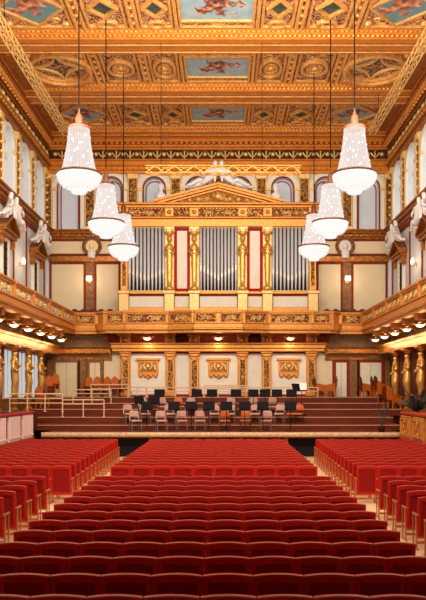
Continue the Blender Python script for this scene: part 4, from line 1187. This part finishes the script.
seen = {}; firstc = {}
for xx, y, lv, st_ in CH:
    z = [1.05, 1.29, 1.585][lv]; loc = (px(xx, y), y, z)
    k = lv; seen[k] = seen.get(k, 0)+1
    lab = '%s orchestra chair, %s from the railing side in %s chair row' % ('orange wooden' if st_ == 'orange' else 'pale pink padded', ORD[seen[k]-1], ('front', 'middle', 'rear')[lv])
    P = COr if st_ == 'orange' else CPk
    rz = -.35*(xx-222)/80
    if P.name not in firstc:
        KIDS[P.name] = [(c, []) for c in P.children]; firstc[P.name] = 1; P.location = loc; P.rotation_euler = (0,0,rz); P['label'] = lab
    else: copy_thing(P, loc, rz, lab)

def music_stand(h, sheet=False):
    t = thing('music_stand', '', 'music stand', (0,0,0), 0, 'black music stands on stage')
    Mx = Matrix.Translation((0,0,h)) @ Matrix.Rotation(-.45, 4, 'X')
    b = MB(); b.box(-.25,.25,-.012,.012,-.19,.17, Mx); b.box(-.25,.25,-.0,.07,-.20,-.185, Mx); b.build('desk', BLACK, t)
    b = MB(); b.tube([(0,0,.12),(0,.0,h-.05)], .016, 6); b.lathe([(.025,.5),(.025,.62)], (0,0,0), 8); b.build('pole', BLACK, t)
    for k in range(3):
        a = 2*PI*k/3+.5; b = MB(); b.tube([(0,0,.16),(.28*math.cos(a),.28*math.sin(a),.012)], .012, 5); b.build('leg', BLACK, t)
    return t
MS = music_stand(1.14); KIDS[MS.name] = [(c, []) for c in MS.children]
SD = [(147,32.5,0,1.0,.2),(174,32.4,0,1.12,0),(191.5,32.4,0,1.14,.1),(209,32.4,0,1.16,0),(226.5,32.5,0,1.2,0),(244.7,32.4,0,1.16,0),(262.8,32.4,0,1.14,-.1),(290.5,32.4,0,1.14,-.1),
      (154,34.3,1,1.0,.1),(139,34.4,1,1.14,.6),(159.5,36.1,2,.9,0),(196.8,36.1,2,.9,0),(212,36.1,2,.9,0),(253.4,36.1,2,.88,0),(265,36.1,2,.88,0),(277,36.1,2,.88,0),(291.5,36.1,2,.86,-.1),(236,36.1,2,.85,0)]
seen = {}; fs_ = True
for xx, y, lv, hh, rz in SD:
    z = [1.05, 1.29, 1.585][lv]; seen[lv] = seen.get(lv, 0)+1
    lab = 'black music stand, %s from the railing side in %s row of stands' % (ORD[seen[lv]-1], ('front', 'middle', 'rear')[lv])
    loc = (px(xx, y), y, z)
    if fs_: MS.location = loc; MS.rotation_euler = (0,0,rz); MS['label'] = lab; fs_ = False
    else: copy_thing(MS, loc, rz, lab)
# two tall stands at the riser end, one with a white sheet
for k, (xx, rz) in enumerate(((296.5, .5), (302, -.1))):
    P = music_stand(1.42); P['label'] = ('tall black music stand beside the one holding white sheets', 'tall music stand holding white sheet music near the palm-side risers')[k]
    P.location = (px(xx, 37.0), 37.0+.1*k, 1.585); P.rotation_euler = (0,0,rz)
    if k:
        b = MB(); Mx = Matrix.Translation((px(xx, 37.0), 37.1, 1.585)) @ Matrix.Rotation(rz, 4, 'Z') @ Matrix.Translation((0,0,1.42)) @ Matrix.Rotation(-.45, 4, 'X')
        b.box(-.24,.0,-.03,-.0135,-.18,.2, Mx); b.box(.004,.24,-.03,-.0135,-.18,.2, Mx)
        tag(b.build('sheet_music', SHEET), 'open white sheet music on the tall stand', 'paper')

# ================================================================== STACKED CHAIRS AT THE BACK OF THE STAGE
def wood_chair(m, mb):
    t = thing('stacking_chair', '', 'chair', (0,0,0), 0, 'stacked wooden chairs')
    b = MB(); b.box(-.19,.19,-.26,.2,.43,.455); b.build('seat', m, t)
    b = MB(); N = 10; pts = [(-.19,.44)]+[(-.19+.38*i/N, .86+.16*math.sin(PI*i/N)) for i in range(N+1)]+[(.19,.44)]
    b.M = frame((0,.20,0), (1,0,0), (0,.16,.987), (0,-.987,.16)); b.poly(pts, -.02, .02); b.build('backrest', mb, t)
    for sx in (-1,1):                        # arched side panel doing duty as front and rear leg
        b = MB(frame((sx*.21,0,0), (0,1,0), (0,0,1), (1,0,0)))
        arch = [(.19*math.cos(PI*i/8), .12+.22*math.sin(PI*i/8)) for i in range(9)]
        b.poly([(.27,0),(.27,.62),(-.30,.50),(-.30,0),(-.19,0)]+arch[::-1]+[(.19,0)], -.012, .012); b.build('side_panel', m, t)
    return t
WCo, WCr = wood_chair(WOODO, WOODO), wood_chair(WOODO, WOODR)
for q in (WCo, WCr): KIDS[q.name] = [(c, []) for c in q.children]
stk = [(87.5,42.5,2,0,WCo,'beside the brown pilaster on railing side'),(96.5,42.5,2,.1,WCo,'before the narrow railing-side door'),(105.5,42.5,2,-.1,WCo,'on the organ side of narrow railing-side door'),(114,42.5,2,.1,WCo,'by the cream bay on railing side'),(120,42.5,1,0,WCr,'at the foot of the railing-side end pilaster'),
       (32,38.6,2,.8,WCo,'between two railing-side caryatids'),(43,40.4,2,.4,WCo,'by the railing-side caryatid nearest end wall'),(50.5,41.6,3,.2,WCo,'in the railing-side corner of the stage'),
       (320,42.4,2,PI/2,WCr,'at the foot of palm-side end pilaster'),(331,42.3,2,-PI/2-.2,WCr,'before the narrow palm-side door'),(365.5,42.0,2,PI/2+.2,WCr,'before wide palm-side door, pilaster side'),(378,41.7,2,PI/2,WCr,'before wide palm-side door, wall side'),
       (389,40.8,2,PI/2+.3,WCr,'in the palm-side corner of stage'),(398,39.9,2,PI/2+.5,WCo,'beside palm-side caryatid nearest end wall'),(407,38.6,2,PI/2+.4,WCr,'between two palm-side caryatids'),(416,37.6,2,PI/2+.4,WCo,'above the palm by the side wall')]
usedw = {}
for xx, y, n, rz, P, where in stk:
    for k in range(n):
        zb = 2.48 if y > 40.2 else 2.185 if y > 38.8 else 1.915
        pos = ('bottom', 'second', 'third', 'fourth')[k] if k < n-1 else 'topmost'
        lab = '%s wooden chair of the stack %s' % (pos, where)
        X = max(-9.0, min(8.75, px(xx, y)))
        off = Matrix.Rotation(rz, 3, 'Z') @ Vector((.028*k, -.04*k, 0))
        loc = (X+off.x, y+off.y, zb+.14*k)
        if P.name not in usedw: usedw[P.name] = 1; P.location = loc; P.rotation_euler = (0,0,rz); P['label'] = lab
        else: copy_thing(P, loc, rz, lab)
